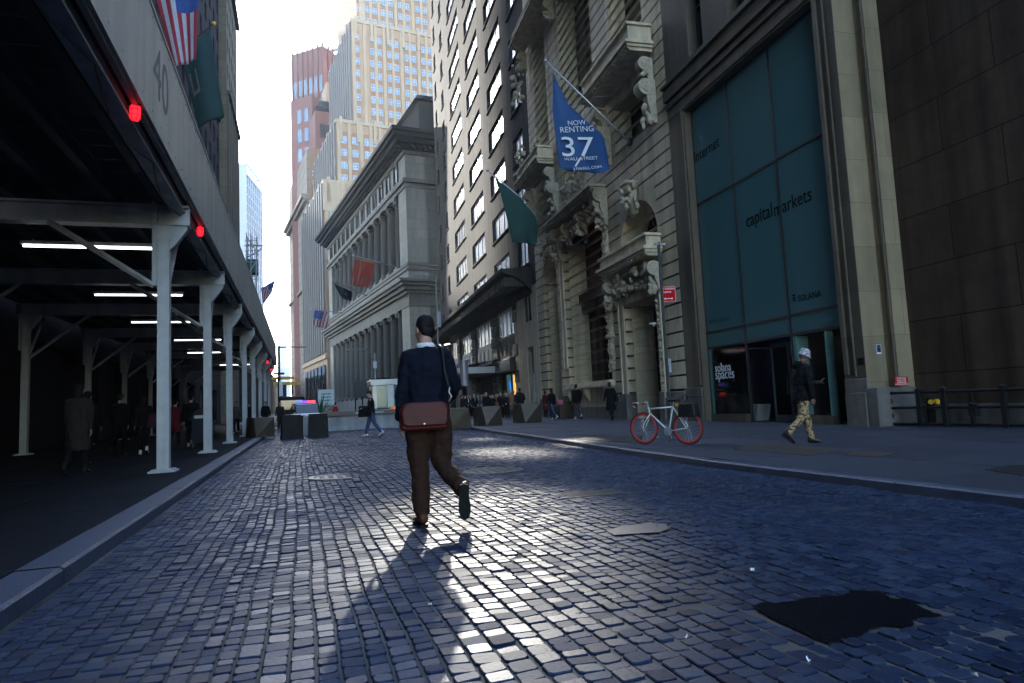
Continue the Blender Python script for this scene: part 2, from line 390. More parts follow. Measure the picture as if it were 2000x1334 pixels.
# ================================================================ ground, road, kerbs, pavements
import numpy as np
KL = -1.58
def kr(y): return 5.85 + .068*max(0.0, min(y, 40)-9)
def crown(x, y):
    a, b = KL, kr(y); t = (x-(a+b)/2)/((b-a)/2); return .045 - .105*min(1.15, t*t)
def road_material():
    m, N, L, B = nodes('cobble')
    g = N.new('ShaderNodeNewGeometry'); tc = N.new('ShaderNodeTexCoord')
    cr = N.new('ShaderNodeValToRGB'); e = cr.color_ramp
    e.elements[0].color = (.005, .010, .028, 1); e.elements[1].color = (.025, .035, .060, 1); e.elements[1].position = 1
    k = e.elements.new(.5); k.color = (.012, .021, .047, 1)
    k = e.elements.new(.9); k.color = (.019, .030, .057, 1)
    L.new(g.outputs['Random Per Island'], cr.inputs[0]); B.inputs['Specular IOR Level'].default_value = .25; B.inputs['Specular Tint'].default_value = (.5, .69, 1, 1)
    no = N.new('ShaderNodeTexNoise'); no.inputs['Scale'].default_value = 55; no.inputs['Detail'].default_value = 6; L.new(tc.outputs['Object'], no.inputs['Vector'])
    n2 = N.new('ShaderNodeTexNoise'); n2.inputs['Scale'].default_value = .55; n2.inputs['Detail'].default_value = 7; L.new(tc.outputs['Object'], n2.inputs['Vector'])
    mr = N.new('ShaderNodeMapRange'); mr.inputs[1].default_value = .3; mr.inputs[2].default_value = .7; mr.inputs[3].default_value = .72; mr.inputs[4].default_value = 1.3; L.new(no.outputs['Fac'], mr.inputs[0])
    m3 = N.new('ShaderNodeMapRange'); m3.inputs[1].default_value = .3; m3.inputs[2].default_value = .7; m3.inputs[3].default_value = .75; m3.inputs[4].default_value = 1.2; L.new(n2.outputs['Fac'], m3.inputs[0])
    mu = N.new('ShaderNodeMath'); mu.operation = 'MULTIPLY'; L.new(mr.outputs[0], mu.inputs[0]); L.new(m3.outputs[0], mu.inputs[1])
    vm = N.new('ShaderNodeVectorMath'); vm.operation = 'SCALE'; L.new(cr.outputs[0], vm.inputs[0]); L.new(mu.outputs[0], vm.inputs['Scale']); L.new(vm.outputs[0], B.inputs['Base Color'])
    wn = N.new('ShaderNodeTexWhiteNoise'); wn.noise_dimensions = '1D'; L.new(g.outputs['Random Per Island'], wn.inputs['W'])
    r1 = N.new('ShaderNodeMapRange'); r1.inputs[3].default_value = .42; r1.inputs[4].default_value = .72; L.new(wn.outputs[0], r1.inputs[0]); L.new(r1.outputs[0], B.inputs['Roughness'])
    bp = N.new('ShaderNodeBump'); bp.inputs['Strength'].default_value = .5; bp.inputs['Distance'].default_value = .004; L.new(no.outputs['Fac'], bp.inputs['Height']); L.new(bp.outputs[0], B.inputs['Normal'])
    return m
def mortar_material():
    m, N, L, B = nodes('mortar'); tc = N.new('ShaderNodeTexCoord')
    n2 = N.new('ShaderNodeTexNoise'); n2.inputs['Scale'].default_value = .42; n2.inputs['Detail'].default_value = 5; L.new(tc.outputs['Object'], n2.inputs['Vector'])
    cr = N.new('ShaderNodeValToRGB'); e = cr.color_ramp
    e.elements[0].position = .42; e.elements[0].color = (.008, .008, .009, 1); e.elements[1].position = .6; e.elements[1].color = (.085, .082, .078, 1)
    L.new(n2.outputs['Fac'], cr.inputs[0]); L.new(cr.outputs[0], B.inputs['Base Color']); B.inputs['Roughness'].default_value = .95
    return m
DARK = [(1468, 1200), (1500, 1192), (1545, 1193), (1560, 1186), (1640, 1180), (1668, 1168), (1720, 1170), (1740, 1183), (1785, 1190), (1800, 1202), (1842, 1220), (1796, 1226), (1776, 1246), (1735, 1240), (1700, 1247), (1688, 1262), (1655, 1268), (1620, 1277), (1592, 1270), (1560, 1252), (1538, 1240), (1500, 1222)]
LIGHT = [(1185, 1041), (1215, 1032), (1270, 1025), (1300, 1028), (1308, 1036), (1290, 1044), (1240, 1047), (1200, 1050)]
def rough(P, k, a):
    r = random.Random(4); out = []
    for i in range(len(P)):
        p, q = P[i], P[(i+1) % len(P)]
        for j in range(k): out.append(p.lerp(q, j/k)+V((r.uniform(-a, a), r.uniform(-a, a), 0)))
    return out
PD = rough([gp(x, y, .0) for x, y in DARK], 5, .012); PL = [gp(x, y, .03) for x, y in LIGHT]
HOLES = [(.56, 10.85, .47), (2.74, 9.75, .47)]
def inpoly(px, py, poly):
    r = np.zeros(px.shape, bool); n = len(poly)
    for i in range(n):
        x1, y1, x2, y2 = poly[i].x, poly[i].y, poly[i-1].x, poly[i-1].y
        c = ((y1 > py) != (y2 > py)) & (px < (x2-x1)*(py-y1)/((y2-y1) or 1e-9)+x1); r ^= c
    return r
def cobbles():
    rng = np.random.default_rng(3)
    VV, FF, nv = [], [], 0
    xw = KL+.02+np.concatenate([[0], np.cumsum(np.random.default_rng(9).uniform(.080, .112, 92))]); ncol = 92
    for j in range(ncol):
        x0 = xw[j]; cw = xw[j+1]-xw[j]
        ln = rng.uniform(.068, .118, 660); y = -3 + np.concatenate([[0], np.cumsum(ln)])
        ya, yb = y[:-1], y[1:]
        yc = (ya+yb)/2
        def wav(q, xx): return .03*np.sin(q*.33+xx*.55) + .010*np.sin(q*1.15+xx*1.9) + .006*np.sin(q*4.1+xx*3)
        kk = 5.85+.068*np.clip(np.minimum(yc, 40)-9, 0, None)
        xa, xb = x0 + wav(yc, x0), x0+cw + wav(yc, x0+cw)
        keep = (xb < kk+.02) & (yb < 49)
        xm = (xa+xb)/2
        keep &= ~inpoly(xm, yc, PD) & ~inpoly(xm, yc, PL)
        for hx, hy, hr in HOLES: keep &= np.hypot(xm-hx, yc-hy) > hr
        keep &= ~((yc < 6.85) & (yc > 6.5) & (xm > 2.6) & (xm < 3.3))
        keep &= rng.random(660) > .0015
        ya, yb, xa, xb, yc, xm, kk = [q[keep] for q in (ya, yb, xa, xb, yc, xm, kk)]
        n = len(ya)
        if not n: continue
        gx = rng.uniform(.003, .009, n); gy = rng.uniform(.0015, .0045, n)
        skew = rng.uniform(-.009, .009, n)
        t = (xm-(KL+kk)/2)/((kk-KL)/2); zc = .045-.105*np.minimum(1.15, t*t) + .018*np.sin(yc*.55+xm*1.3)*np.sin(xm*.8+1) + rng.normal(0, .0032, n)
        tx = rng.normal(0, .008, n); ty = rng.normal(0, .010, n)
        def ring(ins, dz, corner):
            X0, X1, Y0, Y1 = xa+gx+ins, xb-gx-ins, ya+gy+ins, yb-gy-ins
            c = corner
            pts = [(X0+c, Y0), (X1-c, Y0), (X1, Y0+c), (X1, Y1-c), (X1-c, Y1), (X0+c, Y1), (X0, Y1-c), (X0, Y0+c)]
            out = np.zeros((n, 8, 3))
            for k, (a, b) in enumerate(pts):
                out[:, k, 0] = a; out[:, k, 1] = b + skew*(a-xm)/.05
                out[:, k, 2] = zc + dz + tx*(a-xm) + ty*(b-yc)
            return out
        cn = rng.uniform(.006, .016, n)
        near = True
        A, Bq, C = ring(0, -.028, cn), ring(.0005, -.004, cn), ring(.0045, .0, cn*.9)
        vv = np.concatenate([A, Bq, C], 1).reshape(-1, 3); VV.append(vv)
        base = nv + np.arange(n)*24
        for k in range(8):
            q = (k+1) % 8
            FF.append(np.stack([base+k, base+q, base+8+q, base+8+k], 1)); FF.append(np.stack([base+8+k, base+8+q, base+16+q, base+16+k], 1))
        FF.append(np.stack([base+16, base+17, base+18, base+23], 1)); FF.append(np.stack([base+18, base+19, base+22, base+23], 1)); FF.append(np.stack([base+19, base+20, base+21, base+22], 1))
        nv += n*24
    v = np.concatenate(VV); f = np.concatenate(FF)
    # bed of mortar under the stones, following the crown of the road
    xs = np.linspace(0, 1, 15); ysg = np.arange(-3, 49.6, .5); bv = []; bf = []
    for yy in ysg:
        for s in xs:
            x = KL + s*(kr(yy)-KL); bv.append((x, yy, crown(x, yy)-.009 + .018*sin(yy*.55+x*1.3)*sin(x*.8+1)))
    nx = len(xs); o = len(v)
    for i in range(len(ysg)-1):
        for k in range(nx-1): bf.append((o+i*nx+k, o+i*nx+k+1, o+(i+1)*nx+k+1, o+(i+1)*nx+k))
    v = np.concatenate([v, np.array(bv)]); nf = len(f); f = np.concatenate([f, np.array(bf)])
    me = bpy.data.meshes.new('road'); me.vertices.add(len(v)); me.vertices.foreach_set('co', v.ravel())
    me.loops.add(len(f)*4); me.loops.foreach_set('vertex_index', f.ravel().astype(np.int32))
    me.polygons.add(len(f)); me.polygons.foreach_set('loop_start', np.arange(0, len(f)*4, 4, dtype=np.int32))
    me.materials.append(road_material()); me.materials.append(mortar_material())
    mi = np.zeros(len(f), np.int32); mi[nf:] = 1; me.polygons.foreach_set('material_index', mi)
    me.polygons.foreach_set('use_smooth', np.zeros(len(f), bool)); me.update(calc_edges=True); me.validate()
    o = bpy.data.objects.new('road', me); COL.objects.link(o); struct(o)
cobbles()
b = MB(); b.face([(-1500, -1500, -.2), (1500, -1500, -.2), (1500, 1500, -.2), (-1500, 1500, -.2)]); struct(b.build('ground', 'asphalt'))
b = MB(); b.face([(-1.6, 49.4, -.01), (12, 49.4, -.01), (40, 400, -.01), (-60, 400, -.01)]); b.face([(-1.6, -40, -.06), (6, -40, -.06), (6, -3, -.06), (-1.6, -3, -.06)]); struct(b.build('street', 'asphalt'))
# patches in the paving
b = MB(); b.face([(p.x, p.y, crown(p.x, p.y)-.004) for p in reversed(PD)]); b.face([(p.x*1.0, p.y, crown(p.x, p.y)-.03) for p in reversed(PD)])
struct(b.build('asphalt_patch', 'patch_asphalt'))
b = MB(); b.face([(p.x, p.y, crown(p.x, p.y)+.004) for p in reversed(PL)]); struct(b.build('concrete_patch', 'patch_grey'))
for i, (hx, hy, hr) in enumerate(HOLES):
    e = empty('manhole_cover', (hx, hy, crown(hx, hy)-.004))
    tag(e, ['round iron manhole cover in the blue shaded cobbles left of the walking man', 'round iron manhole cover in the sunlit cobbles right of the walking man'][i], 'manhole cover', 'manhole covers in the cobbled road')
    b = MB(); b.cyl((0, 0, -.02), (0, 0, .006), .36, None, 40); 
    for k in range(5):
        for q in range(-4, 5):
            a = k*.13-.26
            if hypot(a, q*.075) < .31: b.box(a-.035, a+.035, q*.075-.02, q*.075+.02, .006, .012)
    b.build('cover', 'iron', e)
    b = MB(); n = 40
    for k in range(n):
        p, q = 2*pi*k/n, 2*pi*(k+1)/n
        for ra, rb, za, zb in ((.37, .38, -.02, .01), (.38, .46, .01, .01), (.46, .48, .01, -.02)):
            b.face([(ra*cos(p), ra*sin(p), za), (rb*cos(p), rb*sin(p), zb), (rb*cos(q), rb*sin(q), zb), (ra*cos(q), ra*sin(q), za)])
    b.build('ring', 'iron', e)
e = empty('utility_cover', (2.95, 6.67, crown(2.95, 6.67)-.004)); tag(e, 'small rectangular iron utility cover set in the cobbles right of the raised shoe', 'utility cover')
b = MB(); b.box(-.34, .34, -.16, .16, -.02, .004); [b.box(-.3, .3, y-.012, y+.012, .004, .009) for y in (-.1, -.05, 0, .05, .1)]; b.build('lid', 'iron', e)
b = MB(); b.box(-.38, .38, .165, .19, -.02, .007); b.box(-.38, .38, -.19, -.165, -.02, .007); b.build('frame', 'iron', e)
# kerbs and pavements
def strip(name, m, prof, ys, xf, joint=0):
    b = MB()
    for i in range(len(ys)-1):
        y0, y1 = ys[i], ys[i+1]-joint; x0, x1 = xf(y0), xf(y1)
        wob = random.uniform(-.006, .006) if joint else 0
        for k in range(len(prof)-1):
            (a, za), (c, zc) = prof[k], prof[k+1]
            b.face([(x0+a, y0, za+wob), (x0+c, y0, zc+wob), (x1+c, y1, zc+wob), (x1+a, y1, za+wob)])
    return struct(b.build(name, m))
yk = [-3+1.7*i for i in range(32)]
strip('kerb', 'kerb_stone', [(0, -.1), (.006, ZP-.02), (.025, ZP), (.17, ZP), (.17, -.1)], yk, kr, .012)
strip('kerb', 'kerb_stone', [(-.30, -.1), (-.30, ZP), (-.03, ZP), (-.006, ZP-.02), (0, -.1)], yk, lambda y: KL, .012)
def slabs(name, xa, xb, y0, y1, w, d):
    b = MB(); y = y0; i = 0
    while y < y1:
        x = xa(y) + (.0 if i % 2 else -.0)
        X = xb(y)
        while x < X:
            x2 = min(x+w*random.uniform(.9, 1.15), X)
            if X-x2 < .5: x2 = X
            z = ZP + random.uniform(-.004, .003)
            b.box(x+.007, x2-.007, y+.007, min(y+d, y1)-.007, -.12, z); x = x2
        y += d; i += 1
    return b
b = slabs('pavement', lambda y: kr(y+.75)+.172 if y > 9 else 6.03, lambda y: 16.5+.06*y, -20, 78, 1.6, 1.5)
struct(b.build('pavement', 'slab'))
b = slabs('pavement', lambda y: -10.5, lambda y: KL-.302, -20, 78, 1.7, 1.6); struct(b.build('pavement', 'slab_shaded'))
# brown cellar plates and dark covers on the right pavement
def flatpiece(name, pts, m, z, label, cat, bars=0, group=None):
    P = [gp(x, y, ZP) for x, y in pts]; c = sum(P, V())/len(P)
    b = MB(); b.face([(p.x-c.x, p.y-c.y, z) for p in reversed(P)]); k = len(P)
    for i in range(k):
        p, q = P[i]-c, P[(i+1) % k]-c; b.face([(p.x, p.y, z), (p.x, p.y, -.02), (q.x, q.y, -.02), (q.x, q.y, z)])
    for i in range(bars):
        t = (i+.5)/bars; p = P[0].lerp(P[1], t)-c; q = P[3].lerp(P[2], t)-c; d = (P[1]-P[0]).normalized()*.006
        b.face([tuple(p-d+V((0, 0, z+.003))), tuple(p+d+V((0, 0, z+.003))), tuple(q+d+V((0, 0, z+.003))), tuple(q-d+V((0, 0, z+.003)))])
    return tag(b.build(name, m, None, (c.x, c.y, ZP)), label, cat, group)
flatpiece('cellar_plate', [(1432, 877), (1490, 866), (1650, 878), (1580, 890)], 'plate_brown', .008, 'brown steel cellar plate in the pavement beneath the man in camouflage trousers', 'cellar plate', 8)
flatpiece('cellar_plate', [(1650, 890), (1665, 881), (1755, 886), (1720, 893)], 'plate_brown', .007, 'narrower brown steel plate right of the man in camouflage trousers', 'cellar plate', 4)
flatpiece('pavement_grille', [(1130, 858), (1150, 850), (1255, 853), (1245, 866)], 'iron', .008, 'dark iron pavement grille beside the bicycle front wheel', 'pavement grille', 14)
flatpiece('pavement_grille', [(1925, 918), (1985, 908), (2060, 920), (2030, 936)], 'iron', .008, 'dark iron pavement grille at the right edge below the black railing', 'pavement grille', 12)
# a few scraps of litter
for i, (x, y) in enumerate([(1438, 852), (1367, 867), (840, 1185), (1340, 1250), (1470, 1118), (1580, 1296), (1905, 1325), (530, 1180), (665, 1013)]):
    z = ZP if y < 880 else .045; p = gp(x, y, z); 
    if y > 900: z = crown(p.x, p.y); p = gp(x, y, z+.01)
    b = MB(); r = .009
    b.face([(-r, -r*.6, .004), (r*.7, -r*.8, .012), (r, r*.5, .006), (-r*.4, r*.9, .016)]); b.face([(-r*.4, r*.9, .016), (r, r*.5, .006), (r*.6, r*1.3, .02)])
    b.face([(-r*.4, r*.9, .0155), (-r, -r*.6, .0035), (-r*1.2, r*.3, .02)])
    o = b.build('paper_scrap', 'sign_white', None, (p.x, p.y, p.z+.004), i*1.3)
    tag(o, 'tiny white scrap of litter lying on the ground', 'litter', 'scraps of litter on the ground')
# ================================================================ right-hand side of the street
def clear_mat():
    m = bpy.data.materials.new('clear_pane'); m.use_nodes = True; N = m.node_tree.nodes; L = m.node_tree.links
    N.remove(N['Principled BSDF']); out = N['Material Output']
    t = N.new('ShaderNodeBsdfTransparent'); t.inputs[0].default_value = (.62, .7, .7, 1); g = N.new('ShaderNodeBsdfGlossy'); g.inputs['Roughness'].default_value = .05
    f = N.new('ShaderNodeFresnel'); f.inputs[0].default_value = 1.5; x = N.new('ShaderNodeMixShader')
    L.new(f.outputs[0], x.inputs[0]); L.new(t.outputs[0], x.inputs[1]); L.new(g.outputs[0], x.inputs[2]); L.new(x.outputs[0], out.inputs[0]); return m
MT['clear'] = clear_mat()
def window(parent, u0, u1, z0, z1, o, kind='win', cols=2, rows=1, fr='frame_dark', fw_=.07, name='window', sill=None, d=.06):
    b = MB(); b.box(u0, u0+fw_, o, o+d, z0, z1); b.box(u1-fw_, u1, o, o+d, z0, z1); b.box(u0+fw_, u1-fw_, o, o+d, z0, z0+fw_); b.box(u0+fw_, u1-fw_, o, o+d, z1-fw_, z1)
    for i in range(1, cols):
        x = u0+(u1-u0)*i/cols; b.box(x-fw_*.5, x+fw_*.5, o, o+d-.004, z0+fw_, z1-fw_)
    for j in range(1, rows):
        z = z0+(z1-z0)*j/rows; b.box(u0+fw_, u1-fw_, o, o+d-.008, z-fw_*.4, z+fw_*.4)
    w = b.build(name, fr, parent)
    p = MB(); uc, zc = (u0+u1)/2, (z0+z1)/2; hw, hz = (u1-u0)/2-.01, (z1-z0)/2-.01
    p.face([(hw, 0, -hz), (-hw, 0, -hz), (-hw, 0, hz), (hw, 0, hz)]); q = p.build('pane', kind, w, (uc, o+.015, zc))
    if sill:
        s = MB(); s.box(u0-.12, u1+.12, o, o+.02+sill, z0-.1, z0-.005); s.build('sill', 'grey_stucco', w)
    return w
# ---------------------------------------------------------------- limestone building with the teal glass front
LB = empty('limestone_building', FA, FROT)
tag(LB, 'limestone bank building on the right with a tall teal glass front and blank dark wall', 'building')
G0, G1, GM1, GM2 = .74, 7.83, 3.12, 5.42; GZ = (2.68, 3.25, 8.07, 11.70)
ua = fp(1346, 112)[0]; ub = fp(1374, 95)[0]; uc_ = fp(1422, 40)[0]; ud = fp(1455, 20)[0]; zz = fp(1346, 112)[1]
b = MB()
hol = [(G0, G1, .045, GZ[3], .38), (ub, ua, zz, 21, .45), (ud, uc_, zz, 21, .45), (ud-3.1, uc_-3.1, zz, 21, .45)]
b.wall(0, 9.0, 0, 26, 0, hol)
b.box(0, 9.0, -12, -.9, 12.2, 26)
# the bay steps back twice towards the right, then the blank wall
STEP1, STEP2 = -.66, -1.12
q = MB(); q.wall(-.32, 0, 0, 26, STEP1); q.face([(0, 0, 0), (0, STEP1, 0), (0, STEP1, 26), (0, 0, 26)]); q.face([(-.32, STEP1, 0), (-.32, STEP2, 0), (-.32, STEP2, 26), (-.32, STEP1, 26)]); q.build('corner_pier', 'lit_return_stone', LB)
b.face([(9.0, -12, 0), (9.0, 0, 0), (9.0, 0, 26), (9.0, -12, 26)]); b.face([(0, 0, 26), (0, -12, 26), (9, -12, 26), (9, 0, 26)])
b.build('wall', 'limestone', LB)
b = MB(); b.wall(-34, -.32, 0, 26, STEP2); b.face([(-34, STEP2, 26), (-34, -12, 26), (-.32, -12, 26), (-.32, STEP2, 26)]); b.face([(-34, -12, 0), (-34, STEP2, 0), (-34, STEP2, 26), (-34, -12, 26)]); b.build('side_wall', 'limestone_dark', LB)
b = MB(); b.box(-.34, .02, STEP2+.0, .05, -.1, 1.0); b.box(-34, -.35, STEP2, STEP2+.06, -.1, .55); b.box(G1+.02, 9.02, 0, .07, -.1, .95); b.box(-.05, G0-.03, .0, .06, .9, 1.25); b.box(G1+.02, 9.03, 0, .09, .95, 1.3); b.box(.02, G0-.02, .0, .075, -.1, .9)
b.build('plinth', 'granite_base', LB, bevel=.02)
b = MB()
for (z0, z1, o) in ((11.78, 12.15, .05), (12.2, 12.42, .12), (12.5, 12.95, .2), (13.0, 13.12, .3)): b.box(.0, 8.98, .002, o, z0, z1)
b.box(G1+.06, G1+.2, .002, .07, 1.35, 11.77); b.box(G0-.2, G0-.06, .002, .07, 1.35, 11.77)
b.box(-.30, -.2, STEP1, STEP1+.06, 1.1, 25.9); b.box(.3, .36, .002, .05, 1.3, 11.76)
b.build('moulding', 'limestone', LB, bevel=.015)
gf = empty('glass_front'); gf.parent = LB; YG = -.3
for i, (a, c) in enumerate(((G0, GM1), (GM1, GM2), (GM2, G1))):
    for j in range(3):
        z0, z1 = GZ[j], GZ[j+1]; m = MB(); hw, hz = (c-a)/2-.015, (z1-z0)/2-.015
        m.box(-hw, hw, -.02, 0, -hz, hz); m.build('glass_panel', 'vinyl', gf, ((a+c)/2, YG, (z0+z1)/2))
b = MB()
for x in (GM1, GM2): b.box(x-.035, x+.035, YG-.05, YG+.03, .05, GZ[3])
for z in GZ[:3]: b.box(G0, GM1-.036, YG-.05, YG+.026, z-.04, z+.04); b.box(GM1+.036, GM2-.036, YG-.05, YG+.026, z-.04, z+.04); b.box(GM2+.036, G1, YG-.05, YG+.026, z-.04, z+.04)
b.box(G0, G0+.05, YG-.05, YG+.02, .05, GZ[3]); b.box(G1-.05, G1, YG-.05, YG+.02, .05, GZ[3]); b.box(G0+.051, G1-.051, YG-.05, YG+.02, GZ[3]-.07, GZ[3]-.001)
b.build('mullion', 'black_metal', gf)
def sign(body, px, py, size_px, m, o=YG+.004, sx=1, name='lettering', par=None):
    u, z = fp(px, py, o); u2, z2 = fp(px, py-size_px, o); sz = (z2-z)/.72
    return text(name, body, sz, par or gf, wallmtx(u, o, z), m, .004, 'LEFT', sx)
def sign2(body, pa, pb, m, o=YG+.004, name='lettering', par=None, hk=1.0):
    """lettering that runs from one point of the facade to another"""
    u, z = fp(pa[0], pa[1], o); u2, z2 = fp(pb[0], pb[1], o)
    t = text(name, body, 1, par or gf, M(), m, .004); w = t.dimensions.x if t.dimensions.x > 0 else 1
    bpy.context.view_layer.update(); xs = [v.co.x for v in t.data.vertices]; w = max(xs)-min(xs); k = (u-u2)/w
    for v in t.data.vertices: v.co.x = (v.co.x-min(xs))*k; v.co.y *= k*hk; v.co.z *= 1
    t.matrix_local = wallmtx(u, o, z); return t
sign2('Internet', (1357, 319), (1406, 290), 'lettering_black', hk=1.15)
sign2('capital', (1458, 445), (1509, 425), 'lettering_black', hk=1.15); sign2('markets', (1513, 423), (1586, 394), 'lettering_black', hk=1.15)
sign2('SOLANA', (1559, 589), (1604, 579), 'lettering_black', hk=1.0); sign2('APPLICATION', (1384, 634), (1424, 626), 'lettering_teal', hk=.9)
u, z = fp(1548, 590, YG+.004); b = MB()
for k in range(3): b.prism([(u, z+.02+k*.075), (u-.13, z+.02+k*.075), (u-.16, z+.065+k*.075), (u-.03, z+.065+k*.075)], YG+.002, YG+.008, 'y')
b.build('logo', 'lettering_black', gf)
# shop at street level: dark room, doors, blue glow
sh = empty('shopfront'); sh.parent = LB
b = MB(); b.box(G0, G1, -6.1, -6, .04, 2.64); b.box(G0-.1, G0, -6, -.4, .04, 2.64); b.box(G1, G1+.1, -6, -.4, .04, 2.64); b.box(G0, G1, -6, -.32, 2.66, 2.76); b.box(G0, G1, -6, -.3, .0, .05)
b.box(GM1-.1, GM1+.1, -3.2, -.4, .05, 2.64); b.build('room', 'dark_wall', sh)
b = MB(); b.box(GM2+.05, G1-.06, YG-.02, YG, .32, 2.63); b.build('window_pane', 'clear', sh)
b = MB(); b.box(GM2+.03, G1, YG-.1, YG+.06, .04, .31); b.box(G0+.9, GM1, YG-.1, YG+.05, .04, .29); b.build('stall_riser', 'limestone', sh)
b = MB(); b.box(G1-.2, G1-.055, YG-.06, YG+.01, .32, 2.63); b.box(GM1-.2, GM1-.05, YG-.4, YG, .3, 2.62); b.box(G0+.95, G0+.99, YG-.25, YG, .05, 2.62); b.build('side_panel', 'teal_glass_edge', sh)
for x in (GM1+.45, GM1+1.35):
    b = MB(); b.box(x, x+.05, YG-.9, YG-.84, .05, 2.6); b.box(x+.84, x+.89, YG-.9, YG-.84, .05, 2.6); b.box(x+.05, x+.84, YG-.9, YG-.84, 2.45, 2.6); b.box(x+.05, x+.84, YG-.9, YG-.84, .05, .25); d = b.build('door', 'galvanised', sh)
    b = MB(); b.box(x+.05, x+.84, YG-.88, YG-.87, .25, 2.45); b.build('pane', 'clear', d); b = MB(); b.cyl((x+.1, YG-.8, .9), (x+.1, YG-.8, 1.5), .015, None, 8); b.build('handle', 'steel', d)
b = MB(); b.box(6.0, 6.75, -3.2, -2.9, .9, 2.6); b.build('light_column', 'blue_screen', sh)
b = MB(); b.box(3.3, 4.6, -3.0, -2.97, 1.22, 1.25); b.build('light_strip', 'cyan_line', sh)
for (x, y, w) in ((2.0, -2.2, .35), (4.3, -2.4, .12), (4.0, -4.2, .1), (6.7, -4, .06)):
    b = MB(); b.box(x, x+w, y, y+.12, 2.62, 2.65); b.build('ceiling_light', 'ceiling_spot', sh)
b = MB(); b.box(3.6, 4.9, -4.6, -4.1, .05, .95); b.box(2.6, 3.0, -3.9, -3.5, .05, 1.5); b.build('counter', 'frame_light', sh)
b = MB(); b.prism([(-.25, 0), (.25, 0), (.42, .55), (-.42, .55)], 0, .5, 'y'); b.build('planter', 'concrete', sh, (6.2, -1.3, .06))
t = sign2('solana', (1397, 727), (1428, 724), 'lettering_white', YG+.006, par=sh, hk=1.1); t = sign2('spaces', (1398, 741), (1434, 735), 'lettering_white', YG+.006, par=sh, hk=1.1)
for (p, q) in (((ub, ua), 0), ((ud, uc_), 0), ((ud-3.1, uc_-3.1), 0)): window(LB, p[0], p[1], zz, 21, -.44, 'win_dark', 1, 4, 'brown_frame')
# small things on the stone
def plate(name, u0, u1, z0, z1, o, m, label, cat, par=None):
    b = MB(); b.box(-(u1-u0)/2, (u1-u0)/2, 0, .015, -(z1-z0)/2, (z1-z0)/2)
    q = b.build(name, m, par, fw((u0+u1)/2, o, (z0+z1)/2) if not par else ((u0+u1)/2, o, (z0+z1)/2), FROT if not par else 0, bevel=.004)
    return tag(q, label, cat) if label else q
u, z = fp(1682, 706); plate('wall_plaque', u-.1, u+.1, z-.09, z+.09, .001, 'bronze_dark', 'small dark bronze plaque on the grey stone pier beside the shop entrance', 'plaque')
def onret(px, py, u):                         # on a return face looking back up the street
    o, z = fu(px, py, u); return o, z
o_, z_ = onret(1716, 682, 0)
e = empty('sticker', fw(-.004, o_, z_), FROT); tag(e, 'small black and blue poster stuck on the lit stone pier', 'poster')
b = MB(); b.box(-.006, 0, -.07, .07, -.12, .12); b.build('paper', 'sign_white', e); b = MB(); b.box(-.008, -.0062, -.06, .06, -.08, .11); b.build('print', 'flag_blue', e); b = MB(); b.box(-.009, -.0082, -.05, .045, -.06, .02); b.build('print', 'black_metal', e)
o_, z_ = onret(1752, 745, -.32)
e = empty('red_sign', fw(-.42, -.62, z_-.0), FROT); tag(e, 'small red notice with white lettering fixed at the end of the black railing', 'sign')
b = MB(); b.box(-.012, 0, -.2, .2, -.11, .11); b.build('panel', 'sign_red', e, bevel=.01)
for k, tx in enumerate(('THROUGH', 'WALL PIPE', 'SPRINKLER', 'SYSTEM OFFICE')):
    text('lettering', tx, .058, e, M(((0, 0, -1, -.0125), (-1, 0, 0, 0), (0, 1, 0, .055-k*.05), (0, 0, 0, 1))), 'lettering_white', .001, 'CENTER')
# ---------------------------------------------------------------- ornate rusticated building
BA = empty('ornate_building', FA, FROT)
tag(BA, 'ornate rusticated stone building with arches, carved brackets and a blue banner', 'building')
U = lambda x, y: fp(x, y)[0]; Z = lambda x, y: fp(x, y)[1]
E0, E1 = 9.0, 28.25
dr = (U(1291, 700), U(1226, 700), .05, Z(1226, 596)); ar = (U(1286, 470), U(1213, 470), Z(1225, 505), Z(1270, 374)+.1)
cw_ = (U(1188, 600), U(1105, 600), 1.95, Z(1150, 445)+.2); la = (23.9, 26.7, .45, Z(1078, 488))
HB = [(*dr, 1.5), (*ar, 1.3), (*cw_, 1.5), (*la, 1.3)]
H2 = [(10.6, 14.2, 12.35, 14.6, 1.0), (16.2, 21.4, 13.1, 14.9, 1.0), (24.0, 26.6, 12.3, 14.6, 1.0)]
H3 = [(10.7, 14.1, 17.1, 24.5, 1.0), (16.4, 21.3, 17.1, 24.5, 1.2), (24.0, 26.6, 17.1, 24.5, 1.0)]
H4 = [(10.7, 14.1, 26.4, 31.5, .8), (16.4, 21.3, 26.4, 31.5, .8), (24.0, 26.6, 26.4, 31.5, .8)]
HA = HB+H2+H3+H4
b = MB(); b.wall(E0, E1, 0, 34, -.085, [(h[0]-.05, h[1]+.05, h[2]-(.0 if h[2] < 1 else .05), h[3]+.05, h[4]) for h in HA], m=1); b.box(E0, E1, -12, -1.6, 0, 34, 1)
z = 1.25; ch = .56
while z < 33.5:
    b.wall(E0+.02, E1-.02, z+.04, z+ch-.04, 0, HA, .3)
    for x in (E0+.02, E1-.02): b.face([(x, -.085, z+.04), (x, 0, z+.04), (x, 0, z+ch-.04), (x, -.085, z+ch-.04)])
    b.face([(E0+.02, -.085, z+ch-.04), (E0+.02, 0, z+ch-.04), (E1-.02, 0, z+ch-.04), (E1-.02, -.085, z+ch-.04)]); b.face([(E1-.02, -.085, z+.04), (E1-.02, 0, z+.04), (E0+.02, 0, z+.04), (E0+.02, -.085, z+.04)])
    z += ch
b.build('wall', ['cream_stone', 'groove'], BA)
